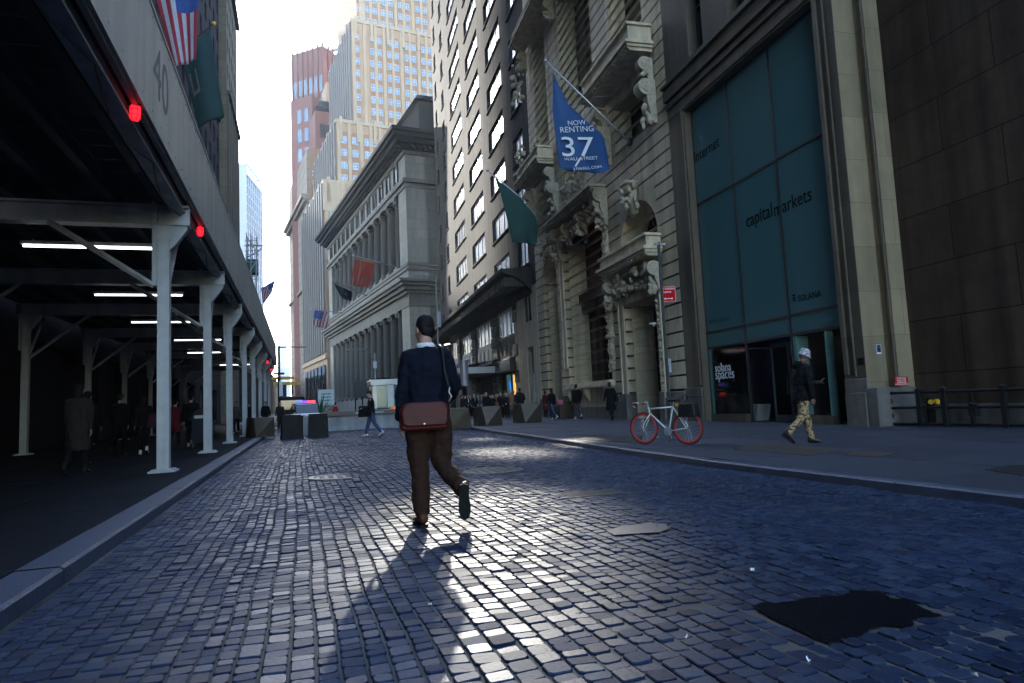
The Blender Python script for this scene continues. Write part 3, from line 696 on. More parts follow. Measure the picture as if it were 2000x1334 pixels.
def archpiece(b, x0, x1, zs, zt, y0, y1, n=14, m=0):
    """fills the corners over a round arch between springing zs and opening top zt (y0 front, y1 back), with soffit"""
    xc, rx, rz = (x0+x1)/2, (x1-x0)/2, zt-zs-.12
    P = [(xc-rx*cos(pi*k/n), zs+rz*sin(pi*k/n)) for k in range(n+1)]
    for k in range(n):
        (a, za), (c, zc) = P[k], P[k+1]
        b.face([(c, y0, zc), (a, y0, za), (a, y0, zt), (c, y0, zt)], m); b.face([(a, y0, za), (c, y0, zc), (c, y1, zc), (a, y1, za)], m)
b = MB(); archpiece(b, ar[0], ar[1], ar[3]-1.9, ar[3], .004, -1.25); archpiece(b, la[0], la[1], la[3]-1.5, la[3], .004, -1.25)
b.build('arch_ring', 'cream_stone', BA)
b = MB()                                      # smooth surrounds of the doorway and the great window
for q, w in ((dr, .42), (cw_, .45)):
    b.box(q[0]-w, q[0]-.02, .002, .10, q[2]+.9, q[3]+w); b.box(q[1]+.02, q[1]+w, .002, .10, q[2]+.9, q[3]+w); b.box(q[0]-.02, q[1]+.02, .002, .10, q[3]+.005, q[3]+w)
    b.box(q[0]-w-.1, q[0]-w, .002, .16, q[2]+.9, q[3]+w+.1); b.box(q[1]+w, q[1]+w+.1, .002, .16, q[2]+.9, q[3]+w+.1)
b.build('surround', 'cream_stone', BA, bevel=.02)
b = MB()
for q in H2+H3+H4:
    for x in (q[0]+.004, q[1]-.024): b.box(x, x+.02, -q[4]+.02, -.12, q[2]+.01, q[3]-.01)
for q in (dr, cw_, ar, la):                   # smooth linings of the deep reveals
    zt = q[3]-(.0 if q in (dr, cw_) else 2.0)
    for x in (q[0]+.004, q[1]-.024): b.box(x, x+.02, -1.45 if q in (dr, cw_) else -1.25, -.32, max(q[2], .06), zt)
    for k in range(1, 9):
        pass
b.build('reveal', 'lit_reveal_stone', BA)
b = MB(); q = cw_
for x in (q[0]-.3, q[0]-.5): bumps(b, (x, .12, (q[2]+q[3])/2), (.16, .1, q[3]-q[2]-1), 60, 5)
for k in range(34): bumps(b, (q[0]-.36, .14, 2.4+k*.26), (.22, .14, .24), 3, k)
for k in range(16): bumps(b, (dr[0]-.3, .13, 1.4+k*.25), (.2, .12, .22), 3, 90+k)
b.build('carved_border', 'carved_stone', BA, smooth=True)
b = MB()                                      # ground course
segs = [(E0, dr[0]-.45), (dr[1]+.45, cw_[0]-.5), (cw_[1]+.5, la[0]-.3), (la[1]+.1, E1)]
for a, c in segs: b.box(a, c, -.03, .14, -.1, 1.2)
b.box(dr[1]-.02, dr[1]+.44, -.4, .2, -.1, 1.22); b.box(dr[0]-.44, dr[0]+.02, -.4, .2, -.1, 1.22); b.box(cw_[0]-.5, cw_[1]+.5, -.1, .1, -.1, .62)
b.build('plinth', 'granite_base', BA, bevel=.03)
b = MB(); b.box(cw_[0]-.3, cw_[1]+.3, -1.2, .38, 1.62, 1.78); b.box(cw_[0]-.2, cw_[1]+.2, -1.2, .26, 1.78, 1.94); b.box(cw_[0]-.1, cw_[1]+.1, -.2, .05, .63, 1.61)
for x in (cw_[0]+.4, (cw_[0]+cw_[1])/2, cw_[1]-.4): b.prism([(.05, 1.6), (.34, 1.6), (.3, 1.3), (.12, .95), (.05, .95)], x-.14, x+.14, 'x')
b.build('sill', 'cream_stone', BA, bevel=.02)
def balcony(z, u0, u1, o, h=.5, seed=0, sculpt=True, name='balcony'):
    b = MB(); b.box(u0, u1, .1, o, z, z+.14); b.box(u0+.08, u1-.08, .1, o-.1, z-.12, z-.002); b.box(u0+.16, u1-.16, .1, o-.22, z-.26, z-.122)
    if h: b.box(u0+.15, u1-.15, .1, o-.2, z+.142, z+h)
    if h: b.box(u0+.05, u1-.05, .1, o-.1, z+h+.002, z+h+.12)
    for i in range(int((u1-u0)/.28)): b.box(u0+.12+i*.28, u0+.26+i*.28, o-.24, o-.12, z-.2, z-.125)
    q = b.build(name, 'cream_stone', BA, bevel=.015)
    c = MB(); k = 2 if u1-u0 < 6 else 4
    for i in range(k):
        x = u0+.35+(u1-u0-.7)*i/(k-1); scroll(c, x, .1, z-.75, .34, .9, min(o-.25, .6))
    c.build('bracket', 'carved_stone', q, smooth=False)
    if sculpt:
        c = MB(); bumps(c, ((u0+u1)/2, .28, z-.85), ((u1-u0)*.75, .55, .95), 60, seed+3); c.build('relief', 'carved_stone', q, smooth=True)
    return q
balcony(Z(1210, 530)+.0, U(1290, 520)-.5, U(1205, 520)+.4, .95, .55, 1)
balcony(11.3, cw_[0]-.8, cw_[1]+1.0, 1.0, 0, 2, name='cornice')
balcony(15.35, 9.6, 15.2, 1.35, .8, 5, False); balcony(15.5, 22.8, 28.0, 1.3, .7, 6, False); balcony(25.2, 9.4, 28.0, 1.2, .5, 8, False, 'cornice')
b = MB()
for x, z in ((10.0, 13.6), (14.75, 13.6), (22.7, 13.6), (27.6, 13.8), (15.6, 10.9), (22.6, 10.7)): scroll(b, x, .05, z, .5, 1.5, .7)
b.build('scroll_bracket', 'carved_stone', BA)
b = MB(); bumps(b, ((ar[0]+ar[1])/2, .25, ar[3]+.1), (.9, .7, 1.1), 30, 21); b.prism([(.05, ar[3]+.6), (.5, ar[3]+.6), (.25, ar[3]-.7), (.05, ar[3]-.7)], (ar[0]+ar[1])/2-.28, (ar[0]+ar[1])/2+.28, 'x'); b.box((ar[0]+ar[1])/2-.4, (ar[0]+ar[1])/2+.4, .05, .6, ar[3]+.6, ar[3]+.74)
bumps(b, (la[0]+1.3, .25, la[3]+.1), (.8, .7, 1.0), 30, 22); b.box(la[0]+.9, la[0]+1.7, .05, .55, la[3]+.6, la[3]+.74); b.build('keystone', 'carved_stone', BA, smooth=True)
b = MB(); bumps(b, (18.8, .5, 12.0), (3.6, .7, 1.6), 70, 33); bumps(b, (27.6, .7, 17.0), (1.2, 1, 2.2), 40, 35); bumps(b, (27.8, .6, 22.5), (1.0, 1, 2.6), 40, 36); bumps(b, (24.6, .6, 16.6), (2.4, .6, .8), 30, 37); b.build('sculpture_group', 'carved_stone', BA, smooth=True)
# glazing
window(BA, cw_[0]+.05, cw_[1]-.05, cw_[2], cw_[3], -1.44, 'win_dark', 3, 4, 'brown_frame', .14)
b = MB()
for k in range(2): b.cyl((cw_[0]+1.5+k*2.4, -1.1, 2.0), (cw_[0]+1.5+k*2.4, -1.1, 6.6), .3, .26, 18)
b.box(cw_[0]+.1, cw_[1]-.1, -1.38, -.8, 6.6, 7.1); b.build('inner_column', 'brown_frame', BA)
b = MB(); b.box(cw_[0]+.03, cw_[0]+.28, -1.3, -1.25, 3, 9.5); b.build('lit_panel', 'amber', BA)
b = MB(); b.wall(dr[0], dr[1], .05, dr[3], -1.44); d = b.build('door', 'dark_wall', BA); b = MB(); [b.box(dr[0]+.15+i*1.1, dr[0]+1.05+i*1.1, -1.42, -1.38, .3, 3.6) for i in range(2)]; b.build('door_leaf', 'brown_frame', d, bevel=.02)
window(BA, ar[0], ar[1], ar[2], ar[3], -1.24, 'win_dark', 2, 3, 'brown_frame'); window(BA, la[0], la[1], la[2], la[3], -1.24, 'win_dark', 2, 4, 'brown_frame')
for q in H2+H3+H4: window(BA, q[0], q[1], q[2], q[3], -q[4]+.05, 'win_dark', 2 if q[1]-q[0] < 4 else 3, 1 if q[3]-q[2] < 3 else 3, 'brown_frame', .14)
b = MB(); b.box(cw_[0]+.1, cw_[1]-.1, -1.36, -.95, 6.0, 6.5); b.build('transom', 'brown_frame', BA)
tag(MB().cyl((0, 0, 0), (0, .28, 0), .045, None, 10).cyl((0, .1, -.02), (0, .1, -.12), .03, None, 8).build('security_camera', 'white_paint', None, fw(U(1284, 632)-.1, .1, Z(1284, 632)), FROT-.6), 'small white security camera on the stone beside the doorway', 'security camera')
# ---------------------------------------------------------------- tall grey building with wide windows
MH = 70
GB = empty('grey_office_building', FA, FROT); tag(GB, 'tall plain grey building with wide glinting windows and a dark curved hood over its base', 'building')
cols = [(29.9, 32.55), (35.2, 40.5), (43.6, 49.6), (52.8, 59.4), (63.7, 65.5), (69.4, 70.9)]
rows = [14.55+3.87*k for k in range(-1, 13)]
HW = [(c[0], c[1], r, r+2.02, .22) for r in rows for c in cols]
SH = [(29.75, 31.4, 6.65, 8.55, .3), (29.65, 31.2, .9, 4.85, .3)]
b = MB(); b.wall(28.25, 72.6, 0, MH, -.02, HW+SH+[(34.6, 71.5, .05, 8.6, .5)]); b.box(28.25, 72.6, -18, -.6, 8.7, MH); b.face([(72.6, -18, 0), (72.6, -.02, 0), (72.6, -.02, MH), (72.6, -18, MH)]); b.face([(28.25, -.02, 34), (28.25, -18, 34), (28.25, -18, MH), (28.25, -.02, MH)]); b.box(28.3, 34.6, -3, -.4, 0, 8.7); b.box(34.6, 72, -4, -.55, 0, 8.7)
b.build('wall', 'grey_stucco', GB)
b = MB(); b.wall(28.27, 34.5, .0, 8.95, .012, SH, .3); b.face([(28.27, -.02, 0), (28.27, .012, 0), (28.27, .012, 8.95), (28.27, -.02, 8.95)]); b.build('corner_pier', 'cream_stone', GB)
glare = {(35.2, 2): 1, (43.6, 3): 1, (52.8, 4): 1}
for k, r in enumerate(rows):
    for c in cols:
        n = 1 if c[1]-c[0] < 2 else (2 if c[1]-c[0] < 3 else 3 if c[1]-c[0] < 6.3 else 4)
        window(GB, c[0], c[1], r, r+2.02, -.21, 'win', n, 1, 'frame_dark', .1, sill=.28)
# hood over the base
b = MB(); prof = [(0, 10.35), (2.05, 10.1), (2.05, 9.85), (1.75, 9.76), (1.2, 9.58), (.6, 9.2), (.2, 8.8), (0, 8.45)]
b.prism(prof, 29.2, 71.8, 'x'); q = b.build('hood', 'grey_stucco', GB)
b = MB(); b.box(29.15, 71.85, 2.052, 2.12, 9.86, 10.16); b.build('hood_edge', 'grey_stucco', q); b = MB()
for i in range(60): b.box(29.6+i*.7, 29.75+i*.7, .35, 1.9, 9.0, 9.6)
b.build('hood_rib', 'rock_face', q)
st = empty('base_storeys'); st.parent = GB
b = MB()
for x0, x1 in ((33.6, 34.9), (40.6, 42.8), (49.9, 52.2), (58.6, 60.5), (66, 68)):
    z = .1
    while z < 8.4:
        h = random.uniform(.75, 1.1); b.box(x0+random.uniform(0, .1), x1-random.uniform(0, .1), -.4, .02+random.uniform(-.05, .08), z+.03, z+h-.03); z += h
b.build('rough_pier', 'rock_face', st, bevel=.08)
for x0, x1 in ((35.0, 40.5), (42.9, 49.8), (52.3, 58.5), (60.6, 65.9)):
    window(st, x0, x1, 6.3, 8.5, -.25, 'win', 4, 1, 'frame_light', .12); b = MB(); b.box(x0, x1, -.4, -.2, 4.6, 6.28)
    for i in range(4):
        w = (x1-x0)/4; b.box(x0+i*w+.15, x0+(i+1)*w-.15, -.2, -.14, 4.85, 6.0); b.box(x0+i*w+.3, x0+(i+1)*w-.3, -.14, -.1, 5.0, 5.85)
    b.build('spandrel', 'frame_light' if x0 > 42 else 'grey_pier', st, bevel=.02)
    b = MB(); b.box(x0, x1, -.45, -.4, .05, 4.6); b.build('shop_wall', 'dark_wall', st)
window(st, 29.75, 31.4, 6.65, 8.55, -.3, 'win_dark', 1, 1, 'frame_light'); window(st, 29.65, 31.2, .9, 4.85, -.3, 'win_dark', 1, 2, 'frame_light')
b = MB(); b.box(35.0, 40.5, -.35, .35, 3.5, 4.45); b.build('sign_band', 'black_metal', st, bevel=.05)
b = MB(); b.box(35.3, 38.9, -.36, -.3, .6, 3.3); w = b.build('shop_window', 'teal_shop', st); b = MB(); b.box(35.6, 36.7, -.3, -.28, 1.0, 3.2); b.build('lit_interior', 'amber', w)
b = MB(); b.cyl((37.6, -.28, 2.05), (37.6, -.25, 2.05), .34, None, 20); b.cyl((37.7, -.28, 2.55), (37.7, -.25, 2.55), .22, None, 16); b.build('logo', 'blue_logo', w)
b = MB(); b.box(38.95, 39.1, -.4, -.1, .1, 3.45); b.box(35.05, 35.2, -.4, -.1, .1, 3.45); b.box(35.2, 38.95, -.4, -.12, 3.32, 3.45); b.box(35.2, 38.95, -.4, -.1, .1, .55); b.box(37.0, 37.12, -.3, -.2, .56, 3.31); b.build('shop_frame', 'bronze_dark', w)
b = MB(); b.box(29.85, 31.0, -.26, -.24, 1.0, 3.0); b.build('poster', 'sign_white', st); b = MB(); b.box(29.9, 30.95, -.238, -.23, 1.0, 1.6); b.build('poster_print', 'teal_shop', st)
b = MB(); b.box(31.6, 33.4, .02, .55, .05, .35); b.loft([(32.4, .3, .35, .5, .3), (32.4, .3, .42, .55, .32), (32.4, .3, .55, .5, .3)], 18); b.build('pedestal', 'sign_white', st)
# glass canopy over the entrance
cn = empty('entrance_canopy'); cn.parent = GB
b = MB(); b.box(40.2, 56, -.2, 3.3, 3.6, 4.15); b.build('canopy_edge', 'galvanised', cn, bevel=.03)
b = MB()
for i in range(8): b.face([(40.3+i*2, 3.4, 4.2), (42.2+i*2, 3.4, 4.2), (42.2+i*2, -.1, 4.75), (40.3+i*2, -.1, 4.75)]); b.face([(40.3+i*2, 3.4, 4.17), (40.3+i*2, -.1, 4.7), (42.2+i*2, -.1, 4.7), (42.2+i*2, 3.4, 4.17)])
b.build('canopy_glass', 'booth_glass', cn)
b = MB(); b.cyl((40.0, 3.0, 2.6), (40.0, 3.0, 4.6), .35, None, 16); b.cyl((40.0, 3.0, 4.6), (40.0, 3.0, 4.7), .42, None, 16); b.build('canopy_lantern', 'galvanised', cn)
tag(MB().box(-.6, .6, -.1, .1, 0, .12).build('flood_lamp', 'warm_lamp', None, fw(61.5, 1.0, 8.0), FROT+.3), 'small lit flood lamp under the dark hood of the grey building', 'lamp')
# ================================================================ left-hand side: pavement shed and buildings
XF = -1.92; ROWS = [-2.4, 4.3, 14.0, 20.3, 26.3, 33.3, 39.6, 46.0, 52.4, 58.8]; XB = -8.8; Y0S, Y1S = -8, 61
SD = empty('sidewalk_shed'); tag(SD, 'long sidewalk shed with pale fascia and a row of white posts over the left pavement', 'sidewalk shed')
proto = None
def dupl(p, name, parent, loc):
    c = bpy.data.objects.new(name, p.data); COL.objects.link(c); c.parent = parent; c.location = loc
    for q in p.modifiers:
        if q.type == 'BEVEL':
            d = c.modifiers.new('b', 'BEVEL'); d.width = q.width; d.segments = q.segments; d.limit_method = 'ANGLE'
    return c
b = MB(); b.box(-.105, .105, -.105, .105, .06, 4.68)
PP = b.build('post', 'shed_paint', SD, (-2.45, ROWS[0], ZP), bevel=.008)
b = MB(); b.box(-.23, .23, -.23, .23, 0, .035); b.box(-.19, .19, -.19, .19, .036, .06); BP = b.build('base_plate', 'shed_paint', PP, bevel=.005)
b = MB(); b.box(-.19, -.107, -.12, .12, 3.5, 5.15); b.prism([(.107, 4.2), (.2, 4.3), (.42, 4.62), (.42, 4.7), (.107, 4.7)], -.09, .09, 'y'); b.box(-.16, .16, -.11, .11, 4.4, 4.7); BR = b.build('bracket', 'shed_paint', PP, bevel=.006)
for x in (-2.45, XB):
    for y in ROWS:
        if x == -2.45 and y == ROWS[0]: continue
        p = dupl(PP, 'post', SD, (x, y, ZP)); dupl(BP, 'base_plate', p, (0, 0, 0)); dupl(BR, 'bracket', p, (0, 0, 0))
b = MB(); b.box(XB-.3, -2.0, -.15, .15, 4.735, 4.775); b.box(XB-.3, -2.0, -.15, .15, 5.09, 5.13); b.box(XB-.3, -2.0, -.02, .02, 4.775, 5.09); CB = b.build('cross_beam', 'shed_paint', SD, (0, ROWS[0], 0))
for y in ROWS[1:]: dupl(CB, 'cross_beam', SD, (0, y, 0))
def brace(x0, z0, x1, z1, y0, y1): b = MB(); b.tube([(x0, y0, z0), (x1, y1, z1)], .055, 4, 0, False); return b.build('brace', 'shed_paint', SD)
for y in ROWS:
    brace(-2.6, 3.55, -4.35, 4.74, y-.12, y-.12); brace(XB+.15, 3.3, XB+1.9, 4.74, y-.12, y-.12); brace(-2.45, 3.5, -2.45, 4.95, y+.15, y+1.5); brace(XB, 3.3, XB, 4.9, y+.15, y+1.6)
J = None
for i in range(9):
    x = -2.5-.8*i
    b = MB(); b.box(x-.07, x+.07, Y0S, Y1S, 5.135, 5.17); b.box(x-.02, x+.02, Y0S, Y1S, 5.17, 5.42); b.box(x-.07, x+.07, Y0S, Y1S, 5.42, 5.45); b.build('joist', 'shed_dark', SD)
b = MB()
for i in range(int((Y1S-Y0S)/.62)): b.box(-9.5, XF-.12, Y0S+i*.62, Y0S+i*.62+.6, 5.455, 5.5)
b.build('deck', 'deck_wood', SD)
b = MB(); b.box(-2.32, -2.08, Y0S, Y1S, 5.0, 5.04); b.box(-2.22, -2.18, Y0S, Y1S, 5.04, 5.35); b.build('edge_beam', 'shed_paint', SD)
y = Y0S
while y < Y1S-.1:
    b = MB(); b.box(XF-.05, XF, y+.006, y+3.444, 5.2, 6.86); b.box(XF-.12, XF-.051, y+.006, y+3.444, 5.16, 5.24); b.box(XF-.16, XF+.012, y+.006, y+3.444, 6.862, 6.92); [b.box(XF, XF+.012, y+.2+k*.6, y+.225+k*.6, z, z+.025) for k in range(6) for z in (5.34, 6.72)]; b.build('fascia_panel', 'shed_panel', SD); y += 3.45
text('lettering', '40', 1.15, SD, M(((0, 0, 1, XF+.002), (1, 0, 0, 10.15), (0, 1, 0, 5.72), (0, 0, 0, 1))), 'lettering_grey', .002)
b = MB(); b.box(-9.5, XF, Y1S-.05, Y1S, 5.2, 6.86); b.build('end_panel', 'shed_panel', SD)
def wire(y0, y1): b = MB(); P = [(-2.12-.12*sin(pi*t/6), y0+(y1-y0)*t/6, 5.0-.13*sin(pi*t/6)) for t in range(7)]; b.tube(P, .012, 5, 0, False); b.build('cable', 'black_metal', SD)
for k in range(9): wire(5+k*3.1, 8.1+k*3.1)
# caged red lamps hanging at the fascia, tube lamps under the roof
def red_lamp(px, py, lab):
    p = atX(px, py, -2.02); e = empty('warning_lamp', p+V((0, 0, .2))); tag(e, lab, 'warning lamp', 'red warning lamps along the shed edge')
    b = MB(); b.cyl((0, 0, -.02), (0, 0, -.1), .075, .065, 14); b.box(-.06, .06, -.06, .06, -.02, .04); b.build('cap', 'black_metal', e)
    b = MB(); b.loft([(0, 0, -.1, .06, .06), (0, 0, -.16, .068, .068), (0, 0, -.25, .062, .062), (0, 0, -.29, .04, .04)], 14); b.build('lens', 'red_lamp', e, smooth=True)
    b = MB()
    for k in range(6): a = k*pi/3; b.tube([(.074*cos(a), .074*sin(a), -.1), (.078*cos(a), .078*sin(a), -.2), (.055*cos(a), .055*sin(a), -.3), (0, 0, -.315)], .004, 4, 0, False)
    for z in (-.16, -.23): b.tube([(.078*cos(t*pi/8), .078*sin(t*pi/8), z) for t in range(17)], .004, 4, 0, False)
    b.build('cage', 'black_metal', e)
red_lamp(264, 222, 'nearest and largest red caged lamp hanging below the pale fascia'); red_lamp(391, 453, 'red caged lamp beside the top of the first white post')
red_lamp(523, 708, 'tiny red lamp near the far end of the shed, upper of two'); red_lamp(530, 723, 'tiny red lamp near the far end of the shed, lower of two')
TUB = [(17.3-6.5, -4.9, 4.6, 2.3), (14.9, -3.95, 4.5, 2.3), (21.2, -4.35, 4.6, 2.3), (27.6, -4.9, 4.65, 2.1), (34.6, -4.6, 4.7, 2.1), (40.6, -4.9, 4.62, 2.1), (52, -4.4, 4.7, 2.2)]
TUBL = ['lit tube lamp cut off by the left edge of the picture', 'longest lit tube lamp, left of the first white post', 'lit tube lamp crossing behind the first white post', 'third lit tube lamp from the front crossing behind the first post', 'lit tube lamp between the first and second white posts', 'lowest bright lit tube lamp left of the second post', 'short faint lit tube lamp between the third and fourth posts']
for (y, x, z, w), lb in zip(TUB, TUBL):
    e = empty('tube_lamp', (x, y, z)); tag(e, lb, 'tube lamp', 'tube lamps under the shed roof')
    if y < 12: e.location.x = -6.1; e.location.y = 12.4; e.location.z = 5.0
    b = MB(); b.box(-w/2, w/2, -.06, .06, .03, .1); b.cyl((-w/2+.2, 0, .1), (-w/2+.2, 0, .14), .02, None, 6); b.build('housing', 'white_paint', e)
    b = MB(); b.cyl((-w/2+.03, 0, 0), (w/2-.03, 0, 0), .021, None, 10); b.build('tube', 'tube', e)
# buildings behind the shed
DB = empty('dark_brick_building', (-9.7, 93, 0), -pi/2); tag(DB, 'dark purple brick building rising behind the sidewalk shed', 'building')
def grid(x0, x1, n, w, z0, z1, fl, h): return [(x0+(x1-x0)*(i+.5)/n-w/2, x0+(x1-x0)*(i+.5)/n+w/2, z0+fl*j, z0+fl*j+h) for i in range(n) for j in range(int((z1-z0)/fl))]
def many(root, mesh_parts, spots, keep=100, name='window'):
    """spots: list of (loc) sorted nearest first; the first ones are parts, the rest one merged part"""
    frb, pnb = mesh_parts
    fo = frb.build(name, 'frame_dark', root, spots[0]); po = pnb.build('pane', 'win_dark', fo)
    return fo, po
b = MB(); W1 = grid(0, 100, 26, 1.5, 8.5, 74, 3.8, 2.1); b.wall(-.0, 113, 6.8, 76, 0, [(*w, .35) for w in W1]); b.wall(0, 113, 0, 6.8, 0, [(4+9*i, 9.5+9*i, .06, 4.2, .6) for i in range(12)])
b.box(0, 113, -20, -.62, 0, 76); b.build('wall', 'purple_brick', DB)
def wins(root, W, o, glassm, frm, limit=100, key=None, cols=2, rows=2, name='window', fw2=.06):
    W = sorted(W, key=key) if key else W
    w, h = W[0][1]-W[0][0], W[0][3]-W[0][2]
    def one(b, cx, cz):
        b.box(cx-w/2, cx-w/2+fw2, o, o+.05, cz-h/2, cz+h/2, 0); b.box(cx+w/2-fw2, cx+w/2, o, o+.05, cz-h/2, cz+h/2, 0); b.box(cx-w/2+fw2, cx+w/2-fw2, o, o+.05, cz-h/2, cz-h/2+fw2, 0); b.box(cx-w/2+fw2, cx+w/2-fw2, o, o+.05, cz+h/2-fw2, cz+h/2, 0)
        if cols > 1: b.box(cx-fw2/2, cx+fw2/2, o, o+.045, cz-h/2+fw2, cz+h/2-fw2, 0)
        if rows > 1: b.box(cx-w/2+fw2, cx+w/2-fw2, o, o+.04, cz-fw2/2, cz+fw2/2, 0)
        b.face([(cx+w/2, o+.01, cz-h/2), (cx-w/2, o+.01, cz-h/2), (cx-w/2, o+.01, cz+h/2), (cx+w/2, o+.01, cz+h/2)], 1)
    p = MB(); one(p, 0, 0); P0 = None
    for q in W[:limit]:
        l = ((q[0]+q[1])/2, 0, (q[2]+q[3])/2)
        if P0 is None: P0 = p.build(name, [frm, glassm], root, l)
        else: dupl(P0, name, root, l)
    if len(W) > limit:
        p = MB(); [one(p, (q[0]+q[1])/2, (q[2]+q[3])/2) for q in W[limit:]]; x = p.build(name, [frm, glassm], root); x['kind'] = 'stuff'
wins(DB, W1, -.33, 'win_dark', 'frame_dark', 100, key=lambda q: abs(q[0]-18)+abs(q[2]-35))
b = MB(); [b.box(4.02+9*i, 9.48+9*i, -.6, -.55, .06, 4.2) for i in range(12)]; b.build('shop_wall', 'dark_wall', DB)
b = MB(); b.box(0, 113, .0, .25, 6.9, 7.4); b.box(0, 113, .0, .2, 40, 40.6); b.build('string_course', 'purple_brick', DB)
TB = empty('tan_stone_building', (-8.75, 108.5, 0), -pi/2); tag(TB, 'tall narrow tan stone building beyond the dark brick one on the left', 'building')
b = MB(); W2 = grid(.3, 15.4, 6, 1.25, 6, 92, 3.7, 2.2); b.wall(0, 15.5, 0, 96, 0, [(*w, .4) for w in W2]); b.box(0.0, 15.45, -18, -.45, 0, 96); b.build('wall', 'tan_wall', TB)
b = MB(); b.box(15.46, 15.7, -18, .0, 0, 96); b.build('end_wall', 'tan_stone', TB)
wins(TB, W2, -.38, 'win_dark', 'frame_dark', 100, key=lambda q: q[2])
b = MB(); [b.box(-.3, 15.8, -.0, .5, z, z+.5) for z in (44, 62, 80)]; [b.box(.3+15.1/6*i-.35, .3+15.1/6*i+.35, .0, .25, 8, 43.9) for i in range(7)]; b.build('string_course', 'tan_wall', TB)
# blue glass tower and an added, unseen sun blocker beyond
BT = empty('blue_glass_tower', (-21, 300, 0), pi/2-R(11)+pi); tag(BT, 'pale blue glass tower with a white frame rising behind the shed', 'tower')
a11 = R(11)
b = MB(); b.box(-26, 0, -20, 0, 0, 106); b.build('wall', 'tower_glass', BT)
b = MB(); [b.box(-26+26*i/8-.25, -26+26*i/8+.25, .0, .5, 0, 109) for i in range(9)]; b.box(-26.2, .2, 0, .6, 104.5, 105.5); b.box(-26.2, .2, 0, .6, 109, 110); [b.box(-26, 0, 0, .22, z, z+.35) for z in range(20, 104, 4)]; b.box(.0, .7, -14, .3, 0, 109); b.build('frame', 'white_frame', BT)
b = MB(); [b.tube([(-26+i*2.2, -2, 110), (-24.5+i*2.2, -.5, 112.5)], .15, 4) for i in range(12)]; b.box(-26, 0, -1.2, -1, 112.3, 112.6); b.build('roof_rail', 'galvanised', BT)
SUNBLK = MB(); SUNBLK.box(-75, -30, 300, 345, 0, 158); tag(SUNBLK.build('distant_block', 'pale_far'), 'added block unseen behind the tan stone building, keeping sun off the right facades', 'tower')  # added out of view only to shade the right-hand facades
# scaffold with green netting beyond the shed end
SC = empty('scaffold', (-6.9, 84, 0)); tag(SC, 'pipe scaffold with green netting and outriggers above the far end of the shed', 'scaffold')
sc = lambda x, y: tuple(atY(x, y, 84)-V((-6.9, 84, 0)))
b = MB()
for x in (481, 490, 500): p, q = sc(x, 455), sc(x, 640); b.tube([p, q], .06, 5); b.tube([(p[0], 2, p[2]), (q[0], 2, q[2])], .06, 5)
for y in (470, 490, 512, 540, 575): p, q = sc(478, y), sc(503, y); b.tube([p, q], .05, 5); b.tube([(p[0], 2, p[2]), (q[0], 2, q[2])], .05, 5)
b.tube([sc(478, 480), sc(522, 480)], .08, 5); b.tube([sc(480, 505), sc(521, 480)], .07, 5); b.tube([sc(481, 460), sc(500, 490)], .05, 5); b.tube([sc(500, 512), sc(481, 540)], .05, 5); b.build('pipe', 'galvanised', SC)
b = MB(); p, q = sc(481, 505), sc(503, 532); b.box(p[0], q[0], .2, 1.9, q[2], p[2]); b.build('netting', 'green_net', SC)
# ---------------------------------------------------------------- flags
def cloth(name, C, nx, ny, mfun, mats, parent, wave=.12, k=2.2, nrm=None, edge=None, sub=1):
    """a hanging cloth through four corners TL,TR,BR,BL (world points), with folds"""
    TL, TR, BR, BL = [V(c) for c in C]; n = (TR-TL).cross(BL-TL).normalized() if nrm is None else V(nrm); b = MB(); o = parent.location if parent else V()
    for j in range(ny+1):
        for i in range(nx+1):
            s, t = i/nx, j/ny; p = TL.lerp(TR, s).lerp(BL.lerp(BR, s), t)
            if edge: p = p + edge(s, t)
            w = wave*(.25+.75*t)*(sin(s*2*pi*k+t*2.2)+.4*sin(s*9+t*5)); p = p + n*w; b.v.append(tuple(p-o))
    for j in range(ny):
        for i in range(nx):
            m = mfun((i+.5)/nx, (j+.5)/ny)
            if m is None: continue
            a = j*(nx+1)+i; b.f.append((a, a+1, a+nx+2, a+nx+1)); b.m.append(m)
    q = b.build(name, mats, parent, smooth=True); d = q.modifiers.new('s', 'SOLIDIFY'); d.thickness = .006; return q
def flag(name, base, tip, C, label, cat, mfun, mats, nx=26, ny=20, wave=.1, k=1.6, group=None, finial=True, r=.04, edge=None, lines=()):
    e = empty(name, V(base)); tag(e, label, cat, group); o = V(base)
    b = MB(); b.tube([V((0, 0, 0)), V(tip)-o], [r, r*.7], 8); b.build('pole', 'galvanised' if name != 'dark_flag' else 'black_metal', e)
    if finial: b = MB(); b.ball(V(tip)-o, r*2, 10); b.build('finial', 'yellow' if finial == 2 else 'galvanised', e, smooth=True)
    q = cloth('cloth', C, nx, ny, mfun, mats, e, wave, k, None, edge)
    if lines:
        b = MB(); [b.tube([V(p)-o, V(q_)-o], .012, 5, 0, False) for p, q_ in lines]; b.build('rope', 'galvanised', e)
    return e, q
def us(s, t): return 2 if (s > .46 and t < .52) else (0 if int(s*9) % 2 == 0 else 1)
A_ = lambda x, y, Y: atY(x, y, Y)
flag('national_flag', (-9.7, 22, 15.5), A_(395, -75, 22), [A_(283, -80, 22), A_(392, -70, 22), A_(383, 118, 22), A_(340, 132, 22)], 'large stars and stripes flag hanging high over the shed at upper left', 'flag', us, ['flag_red', 'flag_white', 'flag_blue'], 27, 22, .1, 1.5, None, 2)
